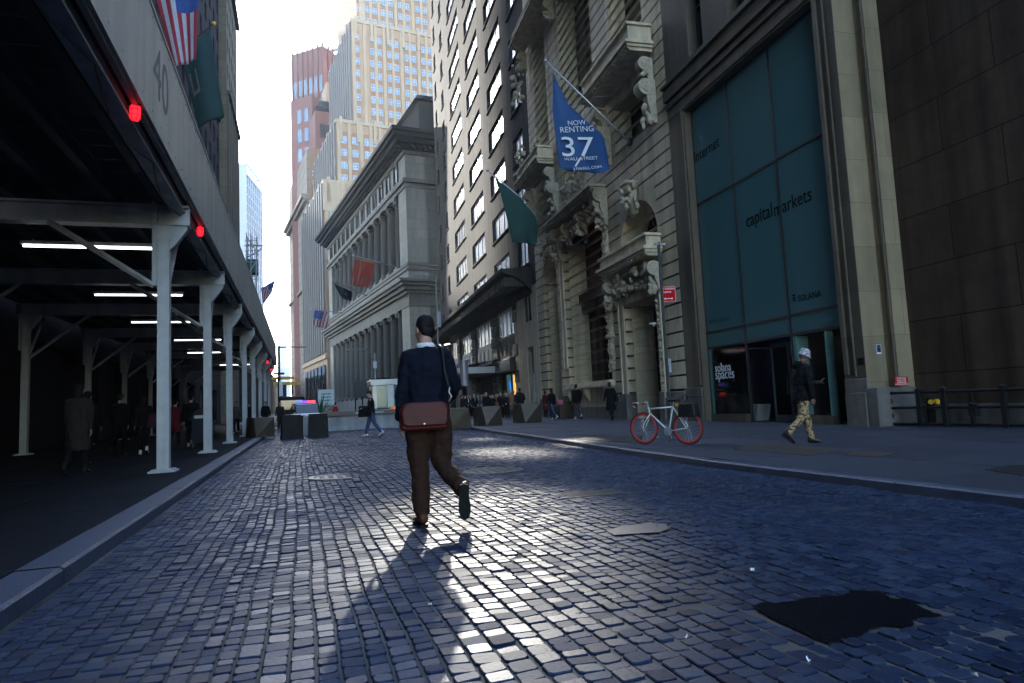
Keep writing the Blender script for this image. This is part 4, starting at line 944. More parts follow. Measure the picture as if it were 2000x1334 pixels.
flag('dark_flag', A_(340, 110, 26), A_(418, 46, 26), [A_(352, 103, 26), A_(410, 58, 26), A_(438, 226, 26), A_(388, 250, 26)], 'dark green banner on a black pole beside the large striped flag', 'flag', lambda s, t: 1 if .12 < s < .34 and .28 < t < .62 and (t > .55 or s < .17 or s > .3) else 0, ['dark_green', 'grey_pier'], 20, 20, .14, 1.1, None, 2)
flag('national_flag', A_(500, 577, 80), A_(542, 544, 80), [A_(510, 563, 80), A_(538, 546, 80), A_(531, 572, 80), A_(514, 596, 80)], 'small stars and stripes flag flying beyond the shed below the blue tower', 'flag', lambda s, t: 2 if (s > .5 and t < .5) else (0 if int((s+t*.4)*8) % 2 else 1), ['flag_red', 'flag_white', 'flag_blue'], 18, 12, .08, 1.2)
# ================================================================ far buildings
CB_ = R(-7.8); CL = V((atY(803, 700, 100).x, 100, 0)); CU = V((sin(CB_), cos(CB_), 0)); CN = V((-cos(CB_), sin(CB_), 0)); CROT = pi/2-CB_
def cp(x, y, o=0):
    P = plane(x, y, CL+CN*o, CN); return ((P-CL).dot(CU), P.z)
CO = empty('colonnade_building', CL, CROT); tag(CO, 'grey neoclassical building with two tiers of columns and a deep dark cornice', 'building')
LN = 66; zc = {k: v for k, v in zip(('b', 'l1', 'e1', 'b2', 'l2', 'at', 'co', 'top'), (3.0, 16.4, 20.4, 23.2, 35.0, 36.6, 41.2, 43.6))}
b = MB(); b.box(0, LN, -30, -3.2, 0, 41); b.box(.0, 4.2, -30, .0, 0, 41.1); b.box(LN-4, LN, -30, 0, 0, 41.1); b.box(4.2, LN-4, -3.2, .25, 0, zc['b']); b.box(4.2, LN-4, -3.2, .0, zc['l1'], zc['b2']); b.box(4.2, LN-4, -3.2, 0, zc['l2'], 41.1)
b.build('wall', 'colonnade_wall', CO)
b = MB()
for z0, z1, o in ((zc['l1']+.0, 17.1, .12), (17.1, 18.3, .05), (18.3, 18.8, .5), (18.8, 19.4, 1.0), (19.4, 19.9, 1.5), (19.9, 20.3, 1.8), (zc['b2']-.5, zc['b2']-.004, .15), (zc['l2'], 35.7, .15), (35.7, 36.3, .5), (40.2, 40.8, .3), (22.0, 22.4, .25)): b.box(-o, LN+o, -30, o, z0, z1-.003)
b.build('entablature', 'colonnade_stone', CO)
b = MB()
for z0, z1, o in ((40.8, 41.5, .8), (41.5, 42.3, 1.7), (42.3, 42.9, 2.3), (42.9, 43.5, 2.7)): b.box(-o, LN+o, -30, o, z0, z1-.003)
for i in range(70): b.box(.1+i*.95, .55+i*.95, .8, 1.35, 40.95, 41.45)
for i in range(30): b.box(-1.35, -.8, -.6-i*.95, -1.05-i*.95, 40.95, 41.45)
b.build('cornice', 'soot', CO)
def column(z0, z1, corinth):
    b = MB(); h = z1-z0; n = 24; rr = .86
    b.box(-1.05, 1.05, -1.05, 1.05, 0, .35); b.loft([(0, 0, .35, 1.0, 1.0), (0, 0, .55, 1.02, 1.02), (0, 0, .75, .9, .9)], 20)
    o = len(b.v); R_ = [(.75, rr), (h*.35, rr*.99), (h*.7, rr*.93), (h-1.3 if corinth else h-.8, rr*.84)]
    for z, r in R_:
        for k in range(n*2):
            a = pi*k/n; q = r*(1 if k % 2 else .93); b.v.append((q*cos(a), q*sin(a), z))
    for i in range(3):
        for k in range(n*2):
            j = (k+1) % (n*2); b.f.append((o+i*2*n+k, o+i*2*n+j, o+(i+1)*2*n+j, o+(i+1)*2*n+k)); b.m.append(0)
    c = MB()
    if corinth:
        c.loft([(0, 0, h-1.35, .72, .72), (0, 0, h-.9, .85, .85), (0, 0, h-.5, .95, .95), (0, 0, h-.25, 1.15, 1.15)], 16); [c.ball((.85*cos(k*pi/4), .85*sin(k*pi/4), h-1.0+.35*(k % 2)), (.24, .24, .3), 7) for k in range(8)]
    else:
        c.loft([(0, 0, h-.8, .74, .74), (0, 0, h-.5, .8, .8), (0, 0, h-.35, .95, .95)], 16); [c.cyl((x*.85, -.9, h-.5), (x*.85, .9, h-.5), .32, None, 12) for x in (-1, 1)]
    c.box(-1.1, 1.1, -1.1, 1.1, h-.25, h-.002)
    return b, c
for z0, z1, cor in ((zc['b'], zc['l1'], 0), (zc['b2'], zc['l2'], 1)):
    s, c = column(z0, z1, cor); so_ = s.build('column', 'colonnade_stone', CO, (7.0, -.95, z0)); ca = c.build('capital', 'colonnade_stone', so_)
    for i in range(1, 12): q = dupl(so_, 'column', CO, (7.0+i*4.73, -.95, z0)); dupl(ca, 'capital', q, (0, 0, 0))
for i in range(13):
    x = 5.0+i*4.7
    for z0, z1, o in ((4.5, 9, -3.18), (10.5, 15, -3.18), (24.5, 29, -3.18), (30.5, 33.5, -3.18)): b = MB(); b.box(x-1.0, x+1.0, o, o+.06, z0, z1); b.build('window', 'win_dark', CO)
    b = MB(); b.box(x-1.0, x+1.0, .0, .03, 37.2, 39.7); q = b.build('attic_window', 'win_dark', CO); b = MB(); b.box(x-1.15, x-1.01, 0, .25, 37, 39.9); b.box(x+1.01, x+1.15, 0, .25, 37, 39.9); b.box(x-1.15, x+1.15, 0, .25, 39.9, 40.1); b.build('frame', 'colonnade_stone', q)
b = MB(); b.box(2.5, 16, -24, -3, 43.5, 45.5); b.build('parapet', 'colonnade_stone', CO)
ph = MB(); ph.box(4.5, 14.5, -24, -4, 45.5, 51.5); ph.prism([(-24.6, 51.5), (-3.2, 51.5), (-3.6, 52.1), (-24.6, 53.2)], 3.8, 15.2, 'x'); p_ = ph.build('penthouse', 'soot', CO)
w = MB(); w.box(4.42, 4.48, -14.5, -11, 47.5, 50.6); w.box(4.42, 4.48, -20, -16.5, 47.5, 50.6); w.build('window', 'win', p_); w = MB(); w.cyl((4.3, -8.2, 45.6), (4.3, -8.2, 51.4), .2, None, 8); w.build('vent_pipe', 'galvanised', p_)
struct_ = None
b = MB(); b.box(8, 24, 1.0, 3.6, 3.2, 6.0); q = b.build('street_hoarding', 'soot', None, CL, CROT); tag(q, 'dark construction hoarding along the foot of the columns', 'hoarding')
for x in (8.3, 13, 18, 23.6): b = MB(); b.box(x, x+.15, 3.3, 3.5, 0, 3.2); b.build('post', 'soot', q)
sb = gp(694, 802, 0); b = MB(); b.box(-1, 1, -.05, .05, -1, 1); x = atY(637, 776, 88); q = tag(b.build('white_notice', 'sign_white', None, (x.x, 88, x.z)), 'square white notice board on the dark hoarding', 'sign'); b = MB(); [b.box(-.6, .6, -.07, -.055, -.45+k*.4, -.3+k*.4) for k in range(3)]; b.build('print', 'teal_shop', q)
# ---------------------------------------------------------------- tan art deco tower
TX = atY(639, 700, 175).x; TW = empty('tan_tower', (TX, 175, 0), CROT); tag(TW, 'tall tan art deco tower with stepped tops and paired windows', 'tower')
zl = atY(640, 357, 175).z; zm = atY(660, 236, 177).z; zu = atY(692, 42, 182).z
TI = M.Rotation(CROT, 4, 'Z'); TI.translation = V((TX, 175, 0)); TINV = TI.inverted()
def tp(x, y, u):                              # on the tower face turned to us, at depth u: (o, z)
    n = -CU; P = plane(x, y, V((TX, 175, 0))+CU*u, n); q = TINV @ P; return q.y, q.z
TBK = [(0, 0, zl, 40, 639), (2.2, tp(658, 300, 2.2)[0], zm, 38, 658), (6, tp(688, 150, 6)[0], zu, 34, 688), (8.5, tp(700, 20, 8.5)[0], 150, 30, 700)]
b = MB()
for u, o, z, L, _ in TBK: b.box(u, u+L, -60, o, 0, z)
b.build('wall', 'tower_brick', TW)
b = MB()
for u, o, z, L, _ in TBK[:3]:
    b.box(u-.25, u+L+.2, -60, o+.25, z-.0, z+.9); b.box(u-.4, u-.02, -60, o+.3, z-7.5, z-.0) if u == 0 else None
    for i in range(12): y = o-1-i*4.6; b.box(u-.4, u-.02, y-.6, y+.2, z-5, z+1.6)
b.build('parapet', 'tower_stone', TW)
bays = {0: [648, 682, 698, 715, 731], 1: [672, 694, 718, 732, 755, 768, 792, 805, 828], 2: [701, 733.5, 745, 767, 779, 801, 813, 834, 845, 866], 3: [710, 724, 738, 757, 770, 791, 803, 826, 838]}
spots = []; pil = MB(); spn = MB()
for bi, (u, o, z, L, c) in enumerate(TBK):
    zlo = [40, zl+1, zm+1, zu+1][bi]
    for px in bays[bi]:
        y, _ = tp(px, 300, u)
        spn.box(u-.06, u-.01, y-.95, y+.95, zlo, z-2.5); zz_ = zlo+1.5
        while zz_ < z-3: spots.append((u, y, zz_)); zz_ += 3.55
    ys = [tp(px, 300, u)[0] for px in bays[bi]]
    for y in [o-.6]+[(ys[i]+ys[i+1])/2 for i in range(len(ys)-1)]: pil.box(u-.22, u-.01, y-.42, y+.42, zlo, z-.02)
pil.build('pier', 'tower_stone', TW); spn.build('spandrel', 'spandrel', TW)
def twin(b, u, y, z):
    b.box(u-.16, u-.05, y-.8, y+.8, z-1.0, z+1.0, 0)
    b.face([(u-.165, y+.7, z-.9), (u-.165, y-.7, z-.9), (u-.165, y-.7, z+.9), (u-.165, y+.7, z+.9)], 1)
    b.box(u-.2, u-.17, y-.04, y+.04, z-.9, z+.9, 0); b.box(u-.2, u-.17, y-.7, y+.7, z-.05, z+.05, 0)
b = MB(); twin(b, 0, 0, 0); spots.sort(key=lambda s: (abs(s[2]-75)+abs(s[1]+12)*.6)); P0 = b.build('window', ['frame_light', 'win_blue'], TW, spots[0])
for s in spots[1:100]: dupl(P0, 'window', TW, s)
b = MB(); [twin(b, *s) for s in spots[100:]]; x = b.build('window', ['frame_light', 'win_blue'], TW); x['kind'] = 'stuff'
for bi, (u, o, z, L, c) in enumerate(TBK[:3]):       # the long street side, all piers and narrow windows
    n = 11; zlo = [16, zl, zm][bi]
    pr = MB(); pr.box(u+.3, u+L, o, o+.08, zlo, z-1.5)
    for i in range(n): x = u+.6+(L-1)*i/n; pr.box(x, x+1.5, o+.081, o+.55, zlo, z+(1.2 if i % 2 else 0))
    pr.build('pier', 'grey_pier', TW)
    for i in range(n):
        x = u+2.2+(L-1)*i/n; b = MB(); zz_ = zlo+1
        while zz_ < z-3: b.box(x, x+1.3, o+.081, o+.12, zz_, zz_+2.1); zz_ += 3.55
        b.build('window_bay', 'win_blue', TW)
b = MB(); b.box(-.3, 40.3, -60, .5, 14.5, 15.5); b.box(-.2, 40.2, -60, .3, 0, 3); b.build('base_course', 'tower_stone', TW)
for i in range(6): b = MB(); b.box(1.5+i*6, 5+i*6, .3, .4, 4, 13); b.build('tall_window', 'win_dark', TW)
# ---------------------------------------------------------------- brown building with roof lettering, beige neighbour, red tower
def boxb(name, px, Y, rot, wx, wy, ytop, m, label, cat, x0=0):
    p = atY(px, 600, Y); z = atY(px, ytop, Y).z; e = empty(name, (p.x, Y, 0), rot); tag(e, label, cat)
    b = MB(); b.box(0, wx, -wy, 0, 0, z); b.build('wall', m, e); return e, z
BW, zb = boxb('beige_building', 604, 215, CROT, 45, 14, 292, 'beige_stone', 'narrow beige building with a projecting cornice at the left of the tan tower', 'building')
b = MB(); b.box(-.4, 45, -14, -.8, zb-22, zb+.5); b.box(-.5, -.01, -14.2, -.02, 0, zb-22); b.build('brick_wall', 'spandrel', BW)
zc2 = atY(590, 413, 230).z; b = MB(); b.box(-.6, 46, -1, 2.0, zc2, zc2+1.2); b.box(-.6, 46, -1, 1.2, zc2-1.2, zc2-.02); b.box(-.5, 46, -1, .7, zc2-28, zc2-27); b.build('cornice', 'beige_stone', BW)
for k, (tx, y) in enumerate((('67', 338), ('WALL', 349), ('ST', 360))): 
    zt_ = atY(610, y, 215).z; text('lettering', tx, 1.9, BW, M(((0, 0, -1, -.45), (-1, 0, 0, -1.6), (0, 1, 0, zt_), (0, 0, 0, 1))), 'lettering_white', .05)
RTW, zr = boxb('red_tower', 641, 240, pi/2+R(49), 14, 16, 90, 'red_granite', 'red granite tower with blue windows standing behind the tan tower', 'tower')
b = MB(); [b.box(14*i/6-.25, 14*i/6+.25, .0, .5, 0, zr+1) for i in range(7)]; [b.box(-.5, 0, -16*i/6-.3, -16*i/6+.3, 0, zr+1) for i in range(1, 6)]; b.build('rib', 'red_spandrel', RTW)
W3 = [(14*(i+.5)/6-.6, 14*(i+.5)/6+.6, zr-17-9*j-2*(j > 0), zr-11-9*j) for i in range(6) for j in range(6)]
for q in W3: b = MB(); b.box(q[0], q[1], .02, .12, q[2], q[3]); b.build('window', 'win_blue', RTW)
for j in range(5): b = MB(); b.box(-.12, -.02, -5.2, -.6, zr-26-8*j, zr-20-8*j); b.build('window', 'booth_glass' if j == 1 else 'win_dark', RTW)
b = MB(); b.tube([(2, -6, zr), (2, -6, zr+3)], .2, 6); b.box(-1.5, 6, -7, -5.8, zr+1, zr+1.8); b.tube([(-2, -6.4, zr+6), (8, -6.4, zr+5.4)], .14, 5); b.tube([(3, -6.4, zr+1.5), (3, -6.4, zr+5.8)], .1, 5); b.build('roof_crane', 'galvanised', RTW)
z2 = atY(600, 190, 236).z; e2, _ = boxb('red_annex', 617, 232, pi/2+R(49), 9.5, 8, 187, 'red_granite', 'lower red granite block stepping down in front of the red tower', 'building')
for i in range(2):
    for j in range(6): b = MB(); b.box(1.6+i*3, 3.4+i*3, .02, .12, z2-10-7*j, z2-5.2-7*j); b.build('window', 'win_blue', e2)
e3, z3 = boxb('roof_terrace', 622, 222, CROT, 20, 9, 216, 'red_granite', 'brick roof terrace block with a dark awning between the red tower and the tan tower', 'building')
b = MB(); b.box(-.12, -.02, -6, -1.6, z3-9, z3-4.5); b.build('window', 'win_dark', e3); b = MB(); b.box(-.12, -.02, -6, -2, z3-20, z3-15); b.build('window', 'win_dark', e3); b = MB(); b.prism([(-7, z3+1.2), (-.5, z3+1.2), (-1.6, z3+3.2), (-7, z3+3.2)], -1, 6, 'x'); b.build('awning', 'purple_brick', e3); b = MB(); b.box(3, 12, -9, -4.5, z3, z3+12); b.build('plant_room', 'tower_stone', e3)
# pale towers at the end of the street
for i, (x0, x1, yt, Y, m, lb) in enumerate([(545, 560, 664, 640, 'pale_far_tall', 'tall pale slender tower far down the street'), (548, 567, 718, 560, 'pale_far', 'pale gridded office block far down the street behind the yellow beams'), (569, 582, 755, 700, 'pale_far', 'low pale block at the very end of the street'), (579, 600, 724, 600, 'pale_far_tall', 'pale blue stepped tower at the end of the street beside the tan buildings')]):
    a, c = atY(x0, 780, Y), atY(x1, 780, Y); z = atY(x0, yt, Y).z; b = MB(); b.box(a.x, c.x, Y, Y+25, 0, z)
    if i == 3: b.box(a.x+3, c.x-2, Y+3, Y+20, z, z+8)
    tag(b.build('distant_block', m), lb, 'tower', 'pale towers at the end of the street')
# flags and lamps on the colonnade side
def cpt(x, y, o): return plane(x, y, CL+CN*o, CN)
def hang(name, base, tip, c4, lab, mf, mats, nx, ny, wave, edge=None, grp=None):
    return flag(name, base, tip, c4, lab, 'flag', mf, mats, nx, ny, wave, 1.5, grp, True, .09, edge)
def onY(x, y, Y): return atY(x, y, Y)
hang('rust_flag', onY(785, 524, 104), onY(691, 499, 100), [onY(694, 503, 100.4), onY(733, 512, 101.5), onY(722, 562, 101.5), onY(684, 558, 100.4)], 'tattered rust red flag with ragged strips on the colonnade building', lambda s, t: None if (t > .62 and int(s*18) % 4 == 1) else (1 if .3 < s < .36 or t < .06 else 0), ['rust_flag', 'spandrel'], 18, 16, .25)
hang('black_flag', onY(717, 578, 118), onY(649, 548, 114), [onY(651, 552, 114.3), onY(689, 571, 115.5), onY(685, 588, 115.5), onY(668, 583, 115)], 'small black flag on the colonnade building below the rust red flag', lambda s, t: 1 if .5 < s < .7 and .4 < t < .6 else 0, ['flag_black', 'grey_pier'], 12, 8, .15)
hang('national_flag', onY(673, 612, 150), onY(607, 603, 146), [onY(614, 606, 146.3), onY(643, 610, 147), onY(637, 643, 147), onY(612, 637, 146.5)], 'stars and stripes flag hanging from the far end of the colonnade building', lambda s, t: 2 if (s < .55 and t < .5) else (0 if int((s+.15*t)*9) % 2 else 1), ['flag_red', 'flag_white', 'flag_blue'], 18, 14, .15)

LBK = MB(); LBK.box(-45, -8.3, 109.5, 290, 0, 13); LBK.box(-45, -8.0, 109.5, 290, 12.2, 12.9); tag(LBK.build('low_brick_building', 'purple_brick'), 'low dark brick building beyond the tan stone building at the far end of the shed', 'building')
# ================================================================ people
mk('skin', (.36, .20, .14), .55, var=.08); mk('skin_dark', (.12, .065, .045), .5, var=.1); mk('skin_light', (.48, .30, .23), .55, var=.06)
def cmat(k, c, r=.85, **a):
    if k not in MT: mk(k, c, r, **dict(dict(spec=.15, var=.18, scale=9, bump=.06, bscale=14), **a))
    return k
cmat('cloth_black', (.006, .0065, .0075)); cmat('cloth_navy', (.0035, .005, .012)); cmat('cloth_grey', (.055, .055, .06)); cmat('cloth_brown', (.030, .014, .009)); cmat('cloth_camel', (.26, .15, .07)); cmat('cloth_wine', (.11, .015, .02)); cmat('denim', (.035, .06, .13)); cmat('cloth_taupe', (.022, .018, .016)); cmat('cloth_orange', (.35, .10, .04)); cmat('cloth_white', (.6, .6, .62)); cmat('cloth_red', (.4, .02, .025))
cmat('hair_black', (.008, .007, .007), .65); cmat('hair_brown', (.035, .018, .011), .5); cmat('hair_grey', (.28, .28, .28), .6); cmat('hair_blond', (.22, .14, .06), .5)
cmat('leather_brown', (.055, .005, .0045), .45, var=.2, spec=.25); cmat('leather_black', (.012, .011, .011), .4); cmat('leather_tan', (.07, .028, .017), .42); cmat('shoe_white', (.5, .5, .48), .6); cmat('sole', (.009, .011, .011), .6); cmat('pink', (.5, .13, .2), .7); cmat('dusty_pink', (.05, .014, .02), .8)
def camo():
    m, N, L, B = nodes('camo'); tc = N.new('ShaderNodeTexCoord'); n = N.new('ShaderNodeTexNoise'); n.inputs['Scale'].default_value = 14; n.inputs['Detail'].default_value = 2; L.new(tc.outputs['Object'], n.inputs['Vector'])
    c = N.new('ShaderNodeValToRGB'); c.color_ramp.interpolation = 'CONSTANT'; e = c.color_ramp.elements; e[0].color = (.06, .035, .015, 1); e[1].position = .44; e[1].color = (.30, .20, .09, 1); k = e.new(.52); k.color = (.40, .30, .16, 1); k = e.new(.6); k.color = (.13, .075, .03, 1)
    L.new(n.outputs['Fac'], c.inputs[0]); L.new(c.outputs[0], B.inputs['Base Color']); B.inputs['Roughness'].default_value = .9; MT['camo'] = m
    m, N, L, B = nodes('hat_print'); tc = N.new('ShaderNodeTexCoord'); n = N.new('ShaderNodeTexNoise'); n.inputs['Scale'].default_value = 30; mp = N.new('ShaderNodeMapping'); mp.inputs['Scale'].default_value = (.4, .4, 1.6); L.new(tc.outputs['Object'], mp.inputs[0]); L.new(mp.outputs[0], n.inputs['Vector'])
    c = N.new('ShaderNodeValToRGB'); e = c.color_ramp.elements; e[0].position = .4; e[0].color = (.10, .10, .13, 1); e[1].position = .6; e[1].color = (.55, .52, .52, 1); L.new(n.outputs['Fac'], c.inputs[0]); L.new(c.outputs[0], B.inputs['Base Color']); B.inputs['Roughness'].default_value = .9; MT['hat_print'] = m
camo()
TX_ = bpy.data.textures.new('creases', 'CLOUDS'); TX_.noise_scale = .11; TX_.noise_depth = 2
def crease(o, k):
    d = o.modifiers.new('creases', 'DISPLACE'); d.texture = TX_; d.texture_coords = 'LOCAL'; d.strength = k; d.mid_level = .5
def rotz(v, a): return V((v[0]*cos(a)-v[1]*sin(a), v[0]*sin(a)+v[1]*cos(a), v[2]))
class Pose: pass
def skeleton(h, legL=(0, 0), legR=(0, 0), armL=(5, 8, 12), armR=(5, 8, 12), lean=0, hipw=.052, shw=.108, splayL=0, splayR=0, outR=0, footL=0, footR=0, drop=None, tuckL=0, tuckR=0):
    """joints of a standing figure facing +y; leg = (thigh forward, knee bend) in degrees, arm = (forward, out, elbow[, inward])"""
    p = Pose(); p.h = h; hz = .515*h; L1, L2 = .245*h, .232*h
    def leg(sx, a, k, sp, ft, out=0):
        hip = V((sx*hipw*h, 0, hz)); a, k = R(a), R(k); sp = R(sp)*sx
        kn = hip + V((sin(sp)*L1, sin(a)*L1*cos(sp), -cos(a)*L1*cos(sp)))
        sh = a-k; an = kn + V((sin(sp)*L2+out*h, sin(sh)*L2, -cos(sh)*L2)); return [hip, kn, an, R(ft)]
    p.L, p.R = leg(-1, *legL, splayL, footL), leg(1, *legR, splayR, footR, outR)
    low = min(q[2].z-.042*h for q in (p.L, p.R)); dz = -low if drop is None else drop
    for q in (p.L, p.R):
        for i in range(3): q[i].z += dz
    le = R(lean); base = V((0, 0, hz+dz)); ax = V((0, sin(le), cos(le)))
    p.pelvis = base; p.ax = ax; p.waist = base+ax*.09*h; p.chest = base+ax*.21*h; p.sh = base+ax*.298*h; p.neck = base+ax*.335*h; p.head = p.neck+V((0, sin(le)*.3+.012, .077))*h*1.0
    def arm(sx, f, o, e, inw=0):
        s = p.sh+V((sx*shw*h, 0, -.012*h)); f, o, e = R(f), R(o), R(e)
        d = V((sx*sin(o), sin(f)*cos(o), -cos(f)*cos(o))); el = s+d*.172*h
        d2 = V((sx*sin(o)*.4-sx*sin(R(inw)), sin(f+e), -cos(f+e))).normalized(); wr = el+d2*.145*h; return [s, el, wr, d2, sx]
    p.aL, p.aR = arm(-1, *armL), arm(1, *armR); return p
def hand(b, w, d, sx, h, curl=.5, palm=None):
    """palm, four unequal bent fingers and a thumb at the side of the palm"""
    d = d.normalized(); side = V((0, 1, 0)) if palm is None else palm     # across the palm: thumb side
    side = (side-d*side.dot(d)).normalized(); nrm = d.cross(side).normalized()*(-sx); k = h/1.75
    pe = w+d*.085*k
    for t in (-.027, -.009, .009, .027): b.tube([w+d*.005*k+side*t*k*.7, w+d*.05*k+side*t*k, pe+side*t*k], [.013*k, .0135*k, .0115*k], 7)
    for t, l in ((.028, .07), (.009, .08), (-.010, .075), (-.028, .058)):
        a = pe+side*t*k; d1 = (d+nrm*curl*.7).normalized(); d2 = (d+nrm*curl*2).normalized(); m_ = a+d1*l*.45*k; e = m_+d2*l*.5*k; b.tube([a, m_, e], [.0095*k, .0088*k, .0072*k], 6)
    a = w+d*.03*k+side*.026*k; m_ = a+(d*.6+side*.75).normalized()*.034*k; e = m_+(d+nrm*.5+side*.1).normalized()*.032*k; b.tube([a, m_, e], [.0125*k, .0105*k, .008*k], 6)
def headmesh(b, p, yaw, pitch, h, face=True):
    q = M.Rotation(R(yaw), 3, 'Z') @ M.Rotation(R(pitch), 3, 'X'); c = p.head; k = h/1.78
    def P(x, y, z): return c+q @ V((x*k, y*k, z*k))
    b.tube([p.neck-p.ax*.05*h, p.neck+V((0, 0, .035*h)), c+q @ V((0, -.015*k, -.05*k))], [.064*k, .056*k, .055*k], 12)
    b.ball(P(0, -.012, .035), (.077*k, .096*k, .098*k), 16, 0, q); b.ball(P(0, .022, -.03), (.064*k, .074*k, .088*k), 14, 0, q); b.ball(P(0, .058, -.083), (.030*k, .028*k, .024*k), 8, 0, q)
    b.tube([P(0, .088, .018), P(0, .107, -.022), P(0, .096, -.032)], [.009*k, .0145*k, .012*k], 7)
    for s in (-1, 1):
        b.ball(P(s*.079, -.008, .0), (.011*k, .021*k, .032*k), 8, 0, q); b.ball(P(s*.03, .08, .03), (.02*k, .012*k, .009*k), 7, 0, q); b.ball(P(s*.04, .06, -.02), (.024*k, .022*k, .018*k), 7, 0, q)
    b.ball(P(0, .083, -.05), (.024*k, .011*k, .006*k), 8, 0, q); b.ball(P(0, .081, -.06), (.02*k, .011*k, .006*k), 8, 0, q)
    return P, q, k
def eyes(p, P, q, k, root):
    b = MB(); [b.ball(P(s*.031, .0855, .015), (.011*k, .006*k, .0065*k), 8, 0, q) for s in (-1, 1)]; b.build('eyes', 'leather_black', root)
def shoe(b, an, yaw, pit, h, sole=None):
    k = h/1.78; q = M.Rotation(yaw, 3, 'Z') @ M.Rotation(-pit, 3, 'X')
    def P(x, y, z): return an+q @ V((x*k, y*k, z*k))
    pr = [(-.075, .028, .034, -.05, .0), (-.06, .036, .05, -.072, .015), (-.02, .038, .055, -.074, .03), (.05, .042, .042, -.074, -.012), (.11, .047, .03, -.074, -.03), (.165, .042, .022, -.073, -.042), (.20, .026, .014, -.07, -.05)]
    o = len(b.v); n = 12
    for y, w, hh, z0, z1 in pr:
        for i in range(n):
            t = 2*pi*i/n; x = w*cos(t); zz_ = (z0+z1)/2+(z1-z0)/2*sin(t); zz_ = max(zz_, z0+.002); b.v.append(tuple(P(x, y, zz_)))
    for i in range(len(pr)-1):
        for j in range(n): jj = (j+1) % n; b.f.append((o+i*n+j, o+i*n+jj, o+(i+1)*n+jj, o+(i+1)*n+j)); b.m.append(0)
    b.f.append(tuple(o+j for j in reversed(range(n)))); b.m.append(0); e = o+(len(pr)-1)*n; b.f.append(tuple(e+j for j in range(n))); b.m.append(0)
    b.tube([P(0, -.03, -.0), P(0, -.02, .05)], [.045*k, .047*k], 10)
    if sole is not None:
        out = [(-.082, .0), (-.07, .032), (-.03, .037), (.03, .035), (.09, .047), (.15, .045), (.19, .03), (.208, .0)]; ring = [(x, y) for y, x in out]+[(-x, y) for y, x in reversed(out[1:-1])]
        o = len(sole.v)
        for z in (-.076, -.096): sole.v += [tuple(P(x, y, z)) for x, y in ring]
        m_ = len(ring); sole.f.append(tuple(o+i for i in range(m_))); sole.m.append(0); sole.f.append(tuple(o+m_+i for i in reversed(range(m_)))); sole.m.append(0)
        for i in range(m_): j = (i+1) % m_; sole.f.append((o+i, o+m_+i, o+m_+j, o+j)); sole.m.append(0)
        for y in (-.06, -.045, -.03, .06, .075, .09, .105, .12, .135, .15):
            c = [P(x, yy, z) for z in (-.0962, -.1) for x, yy in ((-.028, y-.004), (.028, y-.004), (.028, y+.004), (-.028, y+.004))]; o = len(sole.v); sole.v += [tuple(v) for v in c]
            for f in ((0, 1, 2, 3), (7, 6, 5, 4), (0, 4, 5, 1), (1, 5, 6, 2), (2, 6, 7, 3), (3, 7, 4, 0)): sole.f.append(tuple(o+i for i in f)); sole.m.append(0)
